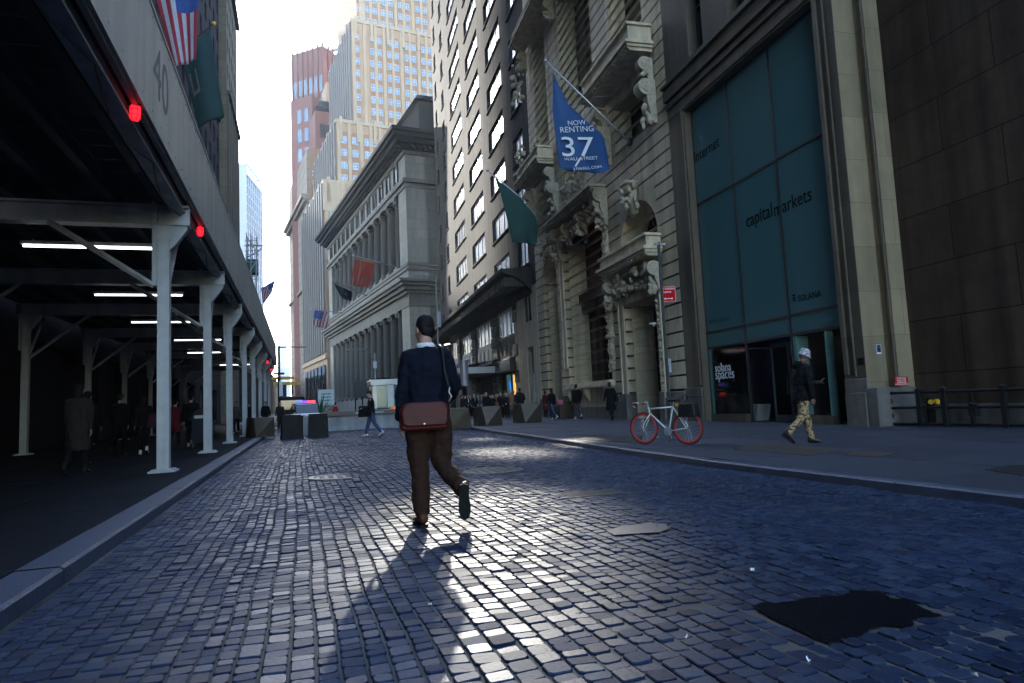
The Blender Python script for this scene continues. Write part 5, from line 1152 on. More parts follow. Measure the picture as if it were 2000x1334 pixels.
def person(loc, az, h, label, pose={}, top='cloth_black', bot='cloth_black', shoes='leather_black', skin='skin', hair='hair_black', hairst='short', coat=0, yaw=0, pitch=0, vox=.016, group=None, build=1.0, curl=.5, hat=None, collar=None, hood=False, extra=None, skirt=False, tie=None, soles=False, legk=1.06):
    """az: compass heading, clockwise from straight up the street"""
    p = skeleton(h, **pose); root = MB(); k = h/1.78; B = build
    P, q, kk = headmesh(root, p, yaw, pitch, h)
    root.loft([(p.pelvis.x, p.pelvis.y, p.pelvis.z-.06*h, .08*h, .055*h), (*p.pelvis, .088*h, .06*h), (*p.waist, .075*h, .052*h), (*p.chest, .088*h, .06*h), (*p.sh, .08*h, .045*h), (*(p.sh+p.ax*.025*h), .04*h, .035*h)], 14)
    for L in (p.L, p.R): root.tube(L[:3], [.044*h, .031*h, .022*h], 10); root.tube([L[2], L[2]+M.Rotation(-L[3], 3, 'X') @ V((0, .09*h, -.03*h))], [.022*h, .016*h], 8)
    for A in (p.aL, p.aR): root.tube([p.sh+V((A[4]*.05*h, 0, -.01*h)), A[0], A[1], A[2]], [.03*h, .03*h, .022*h, .0155*h], 10); hand(root, A[2], A[3], A[4], h, curl, V((0, 1, 0)) if abs(A[3].y) < .7 else V((-A[4], 0, .5)))
    e = root.build('person', skin, None, loc, -R(az), smooth=True, remesh=vox*.7, sm=2); tag(e, label, 'person', group)
    # jacket or coat
    b = MB(); hem = p.pelvis-V((0, 0, (.055+coat)*h)); t = 1.0
    rings = []
    if coat > .06: rings.append((hem.x, hem.y, hem.z, .125*h*B, .092*h*B))
    rings += [(p.pelvis.x, p.pelvis.y, p.pelvis.z-.05*h, .108*h*B, .079*h*B), (*p.pelvis, .106*h*B, .077*h*B), (*p.waist, .1*h*B, .072*h*B), (*p.chest, .115*h*B, .079*h*B), (*(p.sh-p.ax*.03*h), .108*h*B, .068*h*B), (*(p.sh+p.ax*.005*h), .082*h*B, .055*h*B), (*(p.sh+p.ax*.03*h), .05*h, .043*h)]
    b.loft(rings, 18)
    for A in (p.aL, p.aR):
        b.tube([p.sh+V((A[4]*.055*h, 0, -.012*h)), A[0]+V((-A[4]*.012*h, 0, 0)), A[0].lerp(A[1], .5), A[1], A[1].lerp(A[2], .5), A[2]-A[3]*.008*h], [.042*h*B, .044*h*B, .038*h*B, .033*h*B, .029*h*B, .024*h*B], 12)
    if collar == 'stand': b.loft([(*(p.sh+p.ax*.015*h), .05*h, .045*h), (*(p.neck+p.ax*.015*h), .043*h, .043*h)], 14)
    if hood: b.ball(p.neck+V((0, -.05*h, 0)), (.075*h, .05*h, .045*h), 12)
    j = b.build('coat' if coat > .06 else 'jacket', top, e, smooth=True, remesh=vox, sm=3)
    crease(j, .045)
    if not skirt or True:
        b = MB(); b.loft([(p.pelvis.x, p.pelvis.y, p.pelvis.z-.075*h, .06*h, .05*h), (p.pelvis.x, p.pelvis.y, p.pelvis.z-.03*h, .09*h, .067*h), (p.pelvis.x, p.pelvis.y, p.pelvis.z+.05*h, .085*h, .062*h)], 14)
        for L in (p.L, p.R):
            hp, kn, an, ft = L; sh = (an-kn).normalized(); b.tube([hp+V((0, 0, .01*h)), hp.lerp(kn, .5), kn, kn.lerp(an, .45), an-sh*.012*h], [.054*h, .048*h*legk, .04*h*legk, .036*h*legk, .034*h*legk], 12)
        tr = b.build('trousers', bot, e, smooth=True, remesh=vox, sm=2); crease(tr, .045)
    for L, nm in ((p.L, 'shoe'), (p.R, 'shoe')):
        b = MB(); s = MB(); shoe(b, L[2]+V((0, 0, .03*h)) if False else L[2], (R(8) if L is p.L else -R(8)), L[3], h*1.04, s); so = b.build('shoe', shoes, e, smooth=True); s.build('sole', 'sole', so)
    # hair
    if hairst and not hat:
        b = MB(); b.ball(P(0, -.022, .05), (.084*kk, .098*kk, .095*kk), 16, 0, q); b.ball(P(0, -.06, .0), (.072*kk, .05*kk, .075*kk), 12, 0, q); b.ball(P(0, -.058, -.045), (.056*kk, .034*kk, .05*kk), 10, 0, q)
        if hairst == 'long': b.tube([P(0, -.05, .02), P(0, -.085, -.08), P(0, -.09, -.2)], [.08*kk, .085*kk, .055*kk], 12, 0, True, .6)
        if hairst == 'bob': b.tube([P(0, -.04, .03), P(0, -.05, -.05), P(0, -.05, -.1)], [.085*kk, .09*kk, .07*kk], 12, 0, True, .75)
        hm = b.build('hair', hair, e, smooth=True, remesh=vox*.8, sm=2); crease(hm, .02)
    if hat:
        b = MB(); qq = M.Rotation(R(yaw), 4, 'Z') @ M.Rotation(R(pitch), 4, 'X')
        R_ = [(0, -.005, .02, .118, .13), (0, -.005, .028, .119, .131), (0, -.008, .06, .098, .108), (0, -.01, .13, .086, .096), (0, -.01, .165, .075, .084), (0, -.01, .172, .05, .06)]
        o = len(b.v); n = 18
        for r in R_:
            for i in range(n): a = 2*pi*i/n; b.v.append(tuple(P(r[0]+r[3]*cos(a), r[1]+r[4]*sin(a), r[2])))
        for i in range(len(R_)-1):
            for s in range(n): s2 = (s+1) % n; b.f.append((o+i*n+s, o+i*n+s2, o+(i+1)*n+s2, o+(i+1)*n+s)); b.m.append(0)
        b.f.append(tuple(o+5*n+i for i in range(n))); b.m.append(0); b.build('hat', hat, e, smooth=True)
    eyes(p, P, q, kk, e)
    if tie:
        b = MB(); f = p.chest+V((0, .079*h*B, .02*h)); s = p.sh+V((0, .052*h, .01*h)); b.prism([(f.x-.03, s.z), (f.x+.03, s.z), (f.x+.015, f.z-.12), (f.x-.015, f.z-.12)], f.y-.01, f.y+.012, 'y'); b.build('shirt_front', 'cloth_white', e)
        b = MB(); b.prism([(f.x-.008, s.z), (f.x+.008, s.z), (f.x+.014, f.z-.1), (f.x, f.z-.13), (f.x-.014, f.z-.1)], f.y+.013, f.y+.02, 'y'); b.build('tie', tie, e)
    return e, p, P
# ---- the man in the middle
mp_ = gp(826, 1019, .045)
MHH = 1.81
man, pm, Pm = person((mp_.x+.075, mp_.y-.02, .04), 3, MHH, 'man in a dark navy jumper and brown trousers walking away down the street',
    dict(legL=(-1, 1), legR=(2, 63), armL=(-4, 9, 8), armR=(12, 17, 48, 18), lean=2.5, footL=0, footR=80, splayR=1, splayL=-1, outR=.062, hipw=.056, shw=.096), 'cloth_navy', 'cloth_brown', 'leather_tan', 'skin', 'hair_black', 'short', 0, 24, -6, .0085, None, 1.0, .45, legk=1.22)
b = MB(); b.loft([(*(pm.sh+pm.ax*.025*MHH), .052*MHH, .046*MHH), (*(pm.neck+pm.ax*.012*MHH), .041*MHH, .04*MHH)], 18); b.build('shirt_collar', 'cloth_white', man, smooth=True)
# the bag on its strap
bx = pm.pelvis+V((-.05, -.20, -.02))
bag = empty('messenger_bag', man.location, man.rotation_euler.z); tag(bag, 'reddish brown leather messenger bag hanging behind the walking man by a long strap', 'bag')
b = MB(); b.prism([(-.235, -.13), (.205, -.13), (.225, .09), (.19, .13), (-.2, .13), (-.245, .06)], -.05, .06, 'y'); b.v = [tuple(V(v)*.9+bx) for v in b.v]; b.build('body', 'leather_brown', bag, bevel=.045)
b = MB(); b.prism([(-.225, -.07), (-.18, -.095), (.17, -.095), (.205, -.07), (.215, .07), (.19, .115), (.15, .135), (-.16, .135), (-.205, .11), (-.235, .05)], -.078, -.04, 'y'); b.v = [tuple(V(v)*.9+bx) for v in b.v]; fl = b.build('flap', 'leather_brown', bag, bevel=.02)
b = MB(); b.cyl(bx+V((-.02, -.068, -.06)), bx+V((-.02, -.078, -.06)), .007, None, 10); b.build('stud', 'steel', fl)
b = MB(); pt = [bx+V((.2, -.03, .1)), bx+V((.215, -.005, .22)), pm.chest+V((.14, -.155, -.02)), pm.sh+V((.135, -.09, .035)), pm.sh+V((.12, 0, .075)), pm.sh+V((.11, .09, .0)), pm.chest+V((.03, .19, -.03)), pm.waist+V((-.1, .17, -.05)), pm.pelvis+V((-.24, .02, .02)), bx+V((-.22, -.02, .1))]
b.tube(pt, .014, 6, 0, True, .35); b.build('strap', 'leather_black', bag, smooth=True)
b = MB(); b.tube([bx+V((.2, -.05, .12)), bx+V((.222, -.055, .16)), bx+V((.2, -.05, .2)), bx+V((.21, -.05, .235))], .007, 6); b.build('clasp', 'steel', bag, smooth=True)
# ---- the man with the bucket hat
hp = gp(1577, 866)
hm, ph_, Ph = person((hp.x-.02, hp.y, ZP), 97, 1.72, 'man in a patterned bucket hat and camouflage trousers looking at his phone', dict(legL=(14, 4), legR=(-16, 34), armL=(20, 6, 75, 30), armR=(-8, 10, 14), lean=4, footR=38, footL=0), 'cloth_black', 'camo', 'leather_black', 'skin_dark', 'hair_black', 'short', .03, -8, -24, .011, None, 1.2, .6, 'hat_print', None, True)
ph = tag(MB().box(-.037, .037, -.075, .075, -.004, .004).build('phone', 'leather_black', None, (0, 0, 0), bevel=.003), 'dark phone held in the hand of the man in the bucket hat', 'phone')
w = hm.matrix_basis @ (ph_.aL[2]+ph_.aL[3]*.12+V((0, 0, .025))); ph.location = w; ph.rotation_euler = (R(35), 0, -R(97))
# ---- walkers on the street
fm = gp(727, 852, .03); person((fm.x, fm.y, crown(fm.x, fm.y)+.0), -82, 1.72, 'man in a dark jacket and blue jeans crossing the cobbles while looking down', dict(legL=(-15, 22), legR=(19, 6), armL=(14, 8, 70, 25), armR=(20, 8, 60, 25), lean=3, footL=30), 'cloth_black', 'denim', 'shoe_white', 'skin', 'hair_black', 'short', .02, 0, -22, .013)
tb = tag(MB().prism([(-.2, -.22), (.2, -.22), (.17, .2), (-.17, .2)], -.07, .07, 'y').build('shoulder_bag', 'cloth_black', None, (fm.x-.3, fm.y+.05, .98), .3, bevel=.04), 'black shoulder bag carried by the man in blue jeans', 'bag')
def at(px, py=None, z=ZP): return gp(px, py, z)
def walker(px, py, az, h, label, pose, **k):
    p = gp(px, py) if py != 'wall' else plane(px, 790, FA+FN*1.0, FN)
    return person((p.x, p.y, ZP), az, h, label, pose, vox=k.pop('vox', .016), **k)
STR = dict(legL=(12, 4), legR=(-14, 26), armL=(-12, 7, 10), armR=(14, 7, 18), footR=28, lean=2); ST2 = dict(legR=(12, 4), legL=(-14, 26), armR=(-12, 7, 10), armL=(14, 7, 18), footL=28, lean=2)
walker(1127, 'wall', 8, 1.80, 'man in a black jacket and grey trousers walking away past the great window', STR, top='cloth_black', bot='cloth_grey', shoes='shoe_white', coat=.02, build=1.1)
walker(1193, 'wall', 5, 1.74, 'woman in a long black coat walking away beside the ornate doorway', ST2, top='cloth_black', bot='cloth_black', coat=.19, hairst='bob', hair='hair_brown', build=1.08)
wb = plane(1203, 790, FA+FN*1.0, FN); tag(MB().prism([(-.16, -.17), (.16, -.17), (.12, .16), (-.12, .16)], -.06, .06, 'y').build('shoulder_bag', 'leather_black', None, (wb.x+.12, wb.y-.1, .98), 1.2, bevel=.03), 'dark shoulder bag of the woman in the long black coat', 'bag')
walker(1080, 820, -28, 1.68, 'long haired woman in a dark top and blue jeans with a pink bag', ST2, top='cloth_black', bot='denim', shoes='shoe_white', hairst='long', coat=.02)
gb = gp(1092, 820); tag(MB().prism([(-.2, -.14), (.2, -.14), (.24, .1), (-.24, .1)], -.09, .09, 'y').build('tote_bag', 'pink', None, (gb.x+.05, gb.y-.1, .97), .6, bevel=.06), 'bright pink bag on the shoulder of the woman in blue jeans', 'bag')
walker(1067, 815, 60, 1.66, 'woman in a black and red coat standing behind the long haired woman', dict(armR=(40, 8, 80, 20)), top='cloth_wine', bot='cloth_black', coat=.2, hairst='bob', hair='hair_brown')
# ---- the crowd in front of the shop
grp = 'crowd standing outside the grey building'
CR = [(903, 818, 90, 1.74, 'person in a grey coat at the left end of the crowd', dict(top='cloth_taupe', bot='cloth_taupe', coat=.2, hairst='short')),
 (915, 819, 170, 1.70, 'bearded man in a dark open coat over a white shirt in the crowd', dict(top='cloth_black', bot='cloth_black', coat=.22, tie='cloth_white')),
 (919, 815, 165, 1.80, 'dark haired man looking over the shoulder of the bearded man', dict(top='cloth_black', bot='cloth_black', coat=.1, tie='cloth_black')),
 (928, 818, 172, 1.74, 'man in a navy suit with a white shirt and blue tie', dict(top='cloth_navy', bot='cloth_navy', coat=.02, tie='denim', hair='hair_blond', skin='skin_light')),
 (942, 815, 185, 1.80, 'man with a dark red scarf standing behind the man in the navy suit', dict(top='cloth_grey', bot='cloth_black', coat=.12, tie='cloth_wine')),
 (951, 819, 20, 1.76, 'grey haired man in a navy coat with his back to the street', dict(top='cloth_navy', bot='cloth_grey', coat=.12, hair='hair_grey', build=1.15)),
 (959, 815, 200, 1.66, 'brown haired woman between the grey haired man and the woman in orange', dict(top='cloth_black', bot='cloth_black', coat=.15, hair='hair_brown', hairst='bob')),
 (964, 818, 210, 1.62, 'short woman in a dark coat and taupe trousers', dict(top='cloth_black', bot='cloth_taupe', coat=.14, hair='hair_brown', hairst='long', skin='skin_light')),
 (973, 815, 190, 1.70, 'woman in an orange brown top in the middle of the crowd', dict(top='cloth_orange', bot='cloth_black', coat=.1, hair='hair_blond', hairst='long', skin='skin_light')),
 (980, 819, 215, 1.70, 'woman in a long black dress coat with auburn hair', dict(top='cloth_black', bot='cloth_black', coat=.30, hair='hair_brown', hairst='long', skin='skin_light')),
 (987, 815, 150, 1.80, 'tall man in a white shirt and dark jacket behind the woman in black', dict(top='cloth_black', bot='cloth_black', coat=.05, tie='cloth_black', hair='hair_brown')),
 (991, 819, 225, 1.64, 'woman with clasped hands in a black coat beside the man in camel', dict(top='cloth_black', bot='cloth_black', coat=.28, hair='hair_blond', hairst='short', skin='skin_light')),
 (999.5, 817, 240, 1.84, 'grey bearded man in a camel coat', dict(top='cloth_camel', bot='cloth_grey', coat=.18, hair='hair_grey', skin='skin_light')),
 (1005, 814, 205, 1.86, 'dark haired man towering behind the man in camel', dict(top='cloth_black', bot='cloth_black', coat=.12, hair='hair_brown')),
 (1011, 815, 200, 1.70, 'woman in glasses half hidden behind the big man in black', dict(top='cloth_black', bot='cloth_black', coat=.12, hairst='bob')),
 (909, 816, 120, 1.76, 'man in black between the grey coated person and the bearded man', dict(top='cloth_black', bot='cloth_black', coat=.1, skin='skin_light')),
 (935, 816, 185, 1.76, 'man in a grey suit jacket right of the man with the blue tie', dict(top='cloth_grey', bot='cloth_black', coat=.05, tie='cloth_black', hair='hair_brown', skin='skin_light')),
 (947, 814, 175, 1.84, 'tall dark haired man behind the grey haired man', dict(top='cloth_black', bot='cloth_black', coat=.1)),
 (969, 814, 180, 1.74, 'man in navy left of the woman in orange brown', dict(top='cloth_navy', bot='cloth_black', coat=.08, hair='hair_brown')),
 (995, 814, 200, 1.78, 'man in black just left of the man in camel', dict(top='cloth_black', bot='cloth_black', coat=.15)),
 (1017.5, 819, 40, 1.84, 'big man in a black padded jacket at the right end of the crowd', dict(top='cloth_black', bot='cloth_black', coat=.06, build=1.3, hood=True))]
for i, (px, py, az, h, lb, kw) in enumerate(CR):
    rnd = random.Random(i); ps = dict(legL=(rnd.uniform(-3, 3), 2), legR=(rnd.uniform(-3, 3), 2), armL=(rnd.uniform(0, 25), 8, rnd.uniform(10, 80), rnd.uniform(0, 30)), armR=(rnd.uniform(0, 25), 8, rnd.uniform(10, 80), rnd.uniform(0, 30)))
    walker(px, py-.6, az, h, lb, ps, group=grp, yaw=rnd.uniform(-20, 20), pitch=rnd.uniform(-4, 10), vox=.02, **kw)
# ---- people in the dark under the shed
sg = 'people walking in the dark under the shed'
for i, (x, y, az, h, lb, kw) in enumerate([(-4.15, 15.1, 4, 1.76, 'long haired woman in a taupe coat walking away under the shed', dict(top='cloth_taupe', bot='cloth_black', coat=.2, hairst='long', build=1.05)),
 (-4.9, 18.5, 0, 1.74, 'person in black hurrying in front of the woman in taupe', dict(top='cloth_black', bot='cloth_black', shoes='shoe_white', coat=.05)),
 (-5.0, 22, 6, 1.78, 'man in black walking away under the shed left of the first post', dict(top='cloth_black', bot='cloth_black', coat=.05)),
 (-4.3, 21.6, 350, 1.68, 'woman in black with a pale shoulder bag under the shed', dict(top='cloth_black', bot='cloth_black', shoes='shoe_white', hairst='long')),
 (-4.2, 26, 8, 1.66, 'person in a dark red coat right behind the first white post', dict(top='cloth_wine', bot='cloth_black', coat=.15)),
 (-3.55, 25, 0, 1.78, 'man in black walking between the first and second posts', dict(top='cloth_black', bot='cloth_black', shoes='shoe_white')),
 (-3.4, 40, 180, 1.76, 'man in a grey jacket under the shed behind the third post', dict(top='cloth_grey', bot='cloth_black')),
 (-3.2, 47, 180, 1.8, 'dark figure standing by the fourth and fifth posts of the shed', dict(top='cloth_black', bot='cloth_black', coat=.1)),
 (-3.9, 33, 10, 1.72, 'person in dark clothes far under the shed near the mailbox', dict(top='cloth_black', bot='cloth_grey'))]):
    person((x, y, ZP), az, h, lb, STR if i % 2 else ST2, vox=.02, group=sg, **kw)
bgp = gp(265, 870); tag(MB().prism([(-.2, -.2), (.2, -.2), (.14, .2), (-.14, .2)], -.08, .08, 'y').build('shoulder_bag', 'dusty_pink', None, (-4.02, 21.5, 1.0), .2, bevel=.04), 'dusty pink shoulder bag of a woman under the shed', 'bag')
rp = gp(660, 818, 0); person((2.2, 46, 0), 60, 1.6, 'person in a red top beyond the concrete barrier', STR, top='cloth_red', bot='cloth_black', vox=.02, skin='skin_light')
person((-1.2, 44, 0), 180, 1.75, 'person in a grey brown coat standing by the parked car', dict(), top='cloth_taupe', bot='cloth_black', coat=.15, vox=.02)
person((-2.0, 43, ZP), 170, 1.74, 'person in black standing at the far kerb beside the white chairs', dict(), top='cloth_black', bot='cloth_black', coat=.15, vox=.02)
# ================================================================ street furniture, bicycle, barriers, car, flags on the right
# ---- bicycle
bf, br_ = gp(1270, 868), gp(1334, 868.5); ba = atan2(br_.y-bf.y, br_.x-bf.x)
WB = 1.0; RW = .335; mid = (bf+br_)/2
BK = empty('bicycle', (mid.x, mid.y, ZP), ba+.0); tag(BK, 'white framed bicycle with red rims leaning on the sign post', 'bicycle')
def tb(b, p, q, r, n=8): b.tube([p, q], r, n, 0, False)
fx, rx = -.5, .5; bb = V((.08, 0, .27)); hd0, hd1 = V((-.33, 0, .62)), V((-.36, 0, .76)); st = V((.2, 0, .76)); ra, fa = V((rx, 0, RW)), V((fx, 0, RW))
b = MB(); tb(b, hd0, hd1, .02); tb(b, hd0+V((0, 0, .02)), bb, .018); tb(b, hd1-V((0, 0, .03)), st, .016); tb(b, bb, st, .016)
for s in (-1, 1): b.tube([bb+V((0, s*.02, 0)), ra+V((0, s*.06, 0))], .009, 6); b.tube([st+V((0, s*.015, 0)), ra+V((0, s*.06, 0))], .008, 6)
b.build('frame', 'white_paint', BK, smooth=True)
b = MB()
for s in (-1, 1): b.tube([hd0+V((0, s*.01, 0)), hd0+V((-.02, s*.05, -.05)), V((fx+.06, s*.055, .45)), fa+V((0, s*.055, 0))], [.014, .013, .011, .009], 7)
b.build('fork', 'white_paint', BK, smooth=True)
for c in (fa, ra):
    e = empty('wheel', c); e.parent = BK
    def ring(b, R1, r, n=40, k=8, fl=1):
        o = len(b.v)
        for i in range(n):
            a = 2*pi*i/n
            for j in range(k): q = 2*pi*j/k; b.v.append(((R1+r*cos(q))*cos(a), r*fl*sin(q), (R1+r*cos(q))*sin(a)))
        for i in range(n):
            for j in range(k): i2, j2 = (i+1) % n, (j+1) % k; b.f.append((o+i*k+j, o+i2*k+j, o+i2*k+j2, o+i*k+j2)); b.m.append(0)
    b = MB(); ring(b, RW-.013, .014); b.build('tyre', 'rubber', e, smooth=True); b = MB(); ring(b, RW-.046, .022, 40, 8, .5); b.build('rim', 'red_rim', e, smooth=True)
    b = MB(); [b.tube([(0, .02*(-1)**i, 0), ((RW-.06)*cos(2*pi*i/20), 0, (RW-.06)*sin(2*pi*i/20))], .0016, 4, 0, False) for i in range(20)]; b.build('spokes', 'steel', e)
    b = MB(); b.cyl((0, -.05, 0), (0, .05, 0), .02, None, 10); b.build('hub', 'steel', e)
b = MB(); b.tube([hd1, hd1+V((-.02, 0, .09)), hd1+V((-.09, 0, .1))], .013, 8)
for s in (-1, 1): b.tube([hd1+V((-.09, 0, .1)), hd1+V((-.10, s*.2, .1)), hd1+V((-.2, s*.24, .12)), hd1+V((-.26, s*.22, .06)), hd1+V((-.2, s*.2, .02))], .012, 7)
hb = b.build('handlebar', 'steel', BK, smooth=True); b = MB(); [b.tube([hd1+V((-.17, s*.235, .115)), hd1+V((-.27, s*.22, .06))], .017, 8) for s in (-1, 1)]; b.build('grip', 'red_rim', hb, smooth=True)
b = MB(); tb(b, st, st+V((.03, 0, .1)), .013); b.build('seat_post', 'steel', BK); b = MB(); b.loft([(.14, 0, .865, .02, .02), (.2, 0, .87, .05, .03)], 8); b = MB(); b.prism([(.1, .02), (.1, -.02), (.27, -.07), (.36, -.06), (.36, .06), (.27, .07)], .865, .905, 'z'); b.build('saddle', 'leather_black', BK, bevel=.015)
b = MB(); b.cyl((.3, -.03, .80), (.3, .03, .80), .035, None, 12); b.build('rear_light', 'yellow', BK)
b = MB(); b.cyl(bb-V((0, .05, 0)), bb-V((0, .045, 0)), .09, None, 20); b.tube([bb-V((0, .06, 0)), bb+V((.1, -.07, -.13)), bb+V((.1, -.12, -.14))], .01, 6); b.tube([bb+V((0, .06, 0)), bb+V((-.1, .07, .13)), bb+V((-.1, .12, .13))], .01, 6); b.build('crank', 'galvanised', BK)
b = MB(); b.prism([(.35, .55), (.75, .55), (.72, .82), (.38, .82)], -.12, .12, 'y'); b.build('rear_basket', 'black_metal', BK, bevel=.03)
b = MB(); [b.tube([(.42, .06, .8), (.5, .09, .95), (.45, .0, 1.0), (.36, -.07, .9), (.44, -.09, .72), (.52, 0, .7)], .014, 6)]; b.build('lock', 'rubber', BK, smooth=True)
pdl = tag(MB().box(-.06, .06, -.03, .03, 0, .02).tube([(-.3, 0, .02), (0, 0, .02)], .006, 5).build('fallen_wire', 'galvanised', None, (gp(1283, 855).x, gp(1283, 855).y, ZP), .6), 'short bent wire lying on the pavement under the front wheel', 'wire')
# ---- sign post
pp = gp(1312, 862); PO = empty('sign_post', (pp.x, pp.y, ZP)); tag(PO, 'thin steel post with a red no standing sign behind the bicycle', 'sign post')
hpx = lambda y: plane(1312, y, (pp.x, pp.y, 0), -FWD).z
dx = atY(1297, 470, pp.y).x-pp.x; zt = atY(1297, 474, pp.y).z-ZP; zs0, zs1 = atY(1310, 590, pp.y).z-ZP, atY(1310, 560, pp.y).z-ZP
b = MB(); b.tube([(0, 0, 0), (0, 0, zt)], .035, 10, 0, False); b.cyl((0, 0, 0), (0, 0, .06), .09, .06, 12); b.build('pole', 'iron', PO)
b = MB(); b.box(-.1, .14, -.03, .03, zt-.06, zt-.02); b.ball((.14, 0, zt-.04), .04, 8); b.build('bracket', 'galvanised', PO)
se = MB(); w = .17; se.box(-w, w, -.006, 0, zs0, zs1); sg_ = se.build('sign_panel', 'sign_red', PO, (.13, -.045, 0), -.28, bevel=.003)
hs = zs1-zs0; b = MB(); [b.box(x0, x1, -.008, -.0062, z0, z1) for x0, x1, z0, z1 in ((-w+.008, w-.008, zs0+.008, zs0+.014), (-w+.008, w-.008, zs1-.014, zs1-.008), (-w+.008, -w+.014, zs0+.015, zs1-.015), (w-.014, w-.008, zs0+.015, zs1-.015))]
b.prism([(-.1, zs0+.07), (-.07, zs0+.045), (-.07, zs0+.063), (.07, zs0+.063), (.07, zs0+.045), (.1, zs0+.07), (.07, zs0+.095), (.07, zs0+.077), (-.07, zs0+.077), (-.07, zs0+.095)], -.008, -.0062, 'y'); b.build('arrow', 'lettering_white', sg_)
FR = lambda x, z: M(((1, 0, 0, x), (0, 0, -1, -.0065), (0, 1, 0, z), (0, 0, 0, 1)))
t_ = text('lettering', 'NO STANDING', .055, sg_, FR(0, zs1-.075), 'lettering_white', .001, 'CENTER', .8); text('lettering', 'Anytime', .065, sg_, FR(-.04, zs1-.145), 'lettering_white', .001, 'CENTER')
b = MB(); b.tube([(.03, .02, .05), (.05, .03, 1.5), (.04, .03, zt*.55)], .012, 5); b.box(.03, .1, -.03, .05, 1.5, 1.8); b.build('conduit', 'galvanised', PO)
# ropes of the banner pole run down to the post
# ---- black railing at right
r0, r1 = gp(1738, 832), gp(2000, 836); RA = empty('railing', (r0.x, r0.y, ZP), atan2(r1.y-r0.y, r1.x-r0.x)); tag(RA, 'heavy black iron railing with capped posts in front of the dark wall', 'railing')
ln = (r1-r0).length+2.2
def px2t(x): p = gp(x, 834); return (p-r0).length
for x in (1785, 1846, 1982, 2130):
    t = px2t(x) if x < 2000 else ln-.1; b = MB(); b.box(t-.055, t+.055, -.055, .055, 0, .86); b.box(t-.075, t+.075, -.075, .075, .861, .885); b.loft([(t, 0, .886, .07, .07), (t, 0, .93, .01, .01)], 4); b.build('post', 'black_metal', RA, bevel=.006)
for z in (.06, .44, .80): b = MB(); b.tube([(0, 0, z), (ln, 0, z)], .033, 8); b.build('rail', 'black_metal', RA, smooth=True)
b = MB(); b.tube([(.04, 0, .8), (.13, .0, .6), (.02, 0, .44), (.12, 0, .25), (.03, 0, .06)], .03, 7); b.tube([(0, 0, .8), (.0, .9, .8)], .033, 8); b.build('end_scroll', 'black_metal', RA, smooth=True)
t = px2t(1908); b = MB(); b.box(t-.035, t+.035, -.035, .035, .03, .79); b.box(t-.03, t+.13, -.09, .06, .25, .45); b.ball((t+.03, -.02, .5), (.1, .06, .05), 10); b.build('lock_box', 'black_metal', RA)
sp_ = fw(-.75, -.75, ZP); sp_ = atX(1818, 800, r0.x+.55); e = empty('standpipe', (sp_.x, sp_.y, ZP)); tag(e, 'dark standpipe with two yellow capped outlets behind the black railing', 'standpipe')
b = MB(); b.tube([(0, 0, 0), (0, 0, .55), (0, 0, .62)], [.09, .09, .08], 14); b.tube([(0, 0, .56), (-.12, -.12, .56)], .06, 10); b.tube([(0, 0, .56), (.0, -.15, .56)], .06, 10); b.build('pipe', 'bronze_dark', e, smooth=True)
b = MB(); b.cyl((-.13, -.13, .56), (-.18, -.18, .56), .06, None, 12); b.cyl((.0, -.15, .56), (.0, -.21, .56), .065, None, 12); b.build('cap', 'yellow', e)
# ---- faceted bronze blocks
BG = 'faceted bronze security blocks'
def block(px, py, w, d, h, rz, lab, kind, z=ZP, y=None):
    p = gp(px, py, z); e = MB(); hw, hd = w/2, d/2; s = .9
    if kind == 'facet':    # bright triangle on the front, leaning back from its lower right corner
        v = [(-hw, -hd, 0), (hw, -hd, 0), (hw, hd, 0), (-hw, hd, 0), (-hw*.62, -hd+.40*d, h), (hw, -hd+.08, h), (hw*.95, hd, h), (-hw*.9, hd, h)]
        F = [(0, 1, 5), (0, 5, 4), (1, 2, 6, 5), (2, 3, 7, 6), (3, 0, 4, 7), (4, 5, 6, 7), (3, 2, 1, 0)]
        v[0] = (-hw*.62, -hd-.08, 0); v.append((-hw, 0, 0)); F[4] = (3, 8, 4, 7); F.append((8, 0, 4)); F[6] = (3, 2, 1, 0, 8)
    else:
        v = [(-hw, -hd, 0), (hw, -hd, 0), (hw, hd, 0), (-hw, hd, 0), (-hw*s, -hd*.8, h), (hw*.8, -hd*.9, h*.985), (hw*s, hd*.8, h), (-hw*.85, hd*s, h)]
        F = [(0, 1, 5, 4), (1, 2, 6, 5), (2, 3, 7, 6), (3, 0, 4, 7), (4, 5, 6, 7), (3, 2, 1, 0)]
    e.v = v; e.f = F; e.m = [0]*len(F)
    o = e.build('security_block', 'bronze' if kind != 'dark' else 'bronze_dark', None, (p.x, p.y, z if z else -.03), rz, bevel=.012); return tag(o, lab, 'security block', BG)
block(570, 857, .84, .8, 1.0, .1, 'dark faceted block at the left kerb nearest the road centre', 'dark', .0)
block(622, 855, .8, .75, 1.0, -.05, 'dark faceted block just left of the concrete barrier', 'dark', .0)
block(583, 842, .8, .8, .9, 0, 'dark block behind the two near blocks on the left', 'dark', .0)
block(508, 853.5, 1.0, 1.0, .85, .3, 'faceted dark block on the left pavement by the far posts', 'facet')
block(893, 837, 1.1, .9, .95, .1, 'bronze block half hidden behind the walking man', 'plain', 0)
block(953, 831, 1.05, .9, .88, .18, 'bronze block with a pale triangular face nearest the road', 'facet')
block(1030, 825, 1.15, .95, .92, .1, 'bronze block with a pale triangular face in front of the big man in black', 'facet')
block(1104, 818, 1.05, .9, .95, .1, 'plain bronze block behind the woman with the pink bag', 'plain')
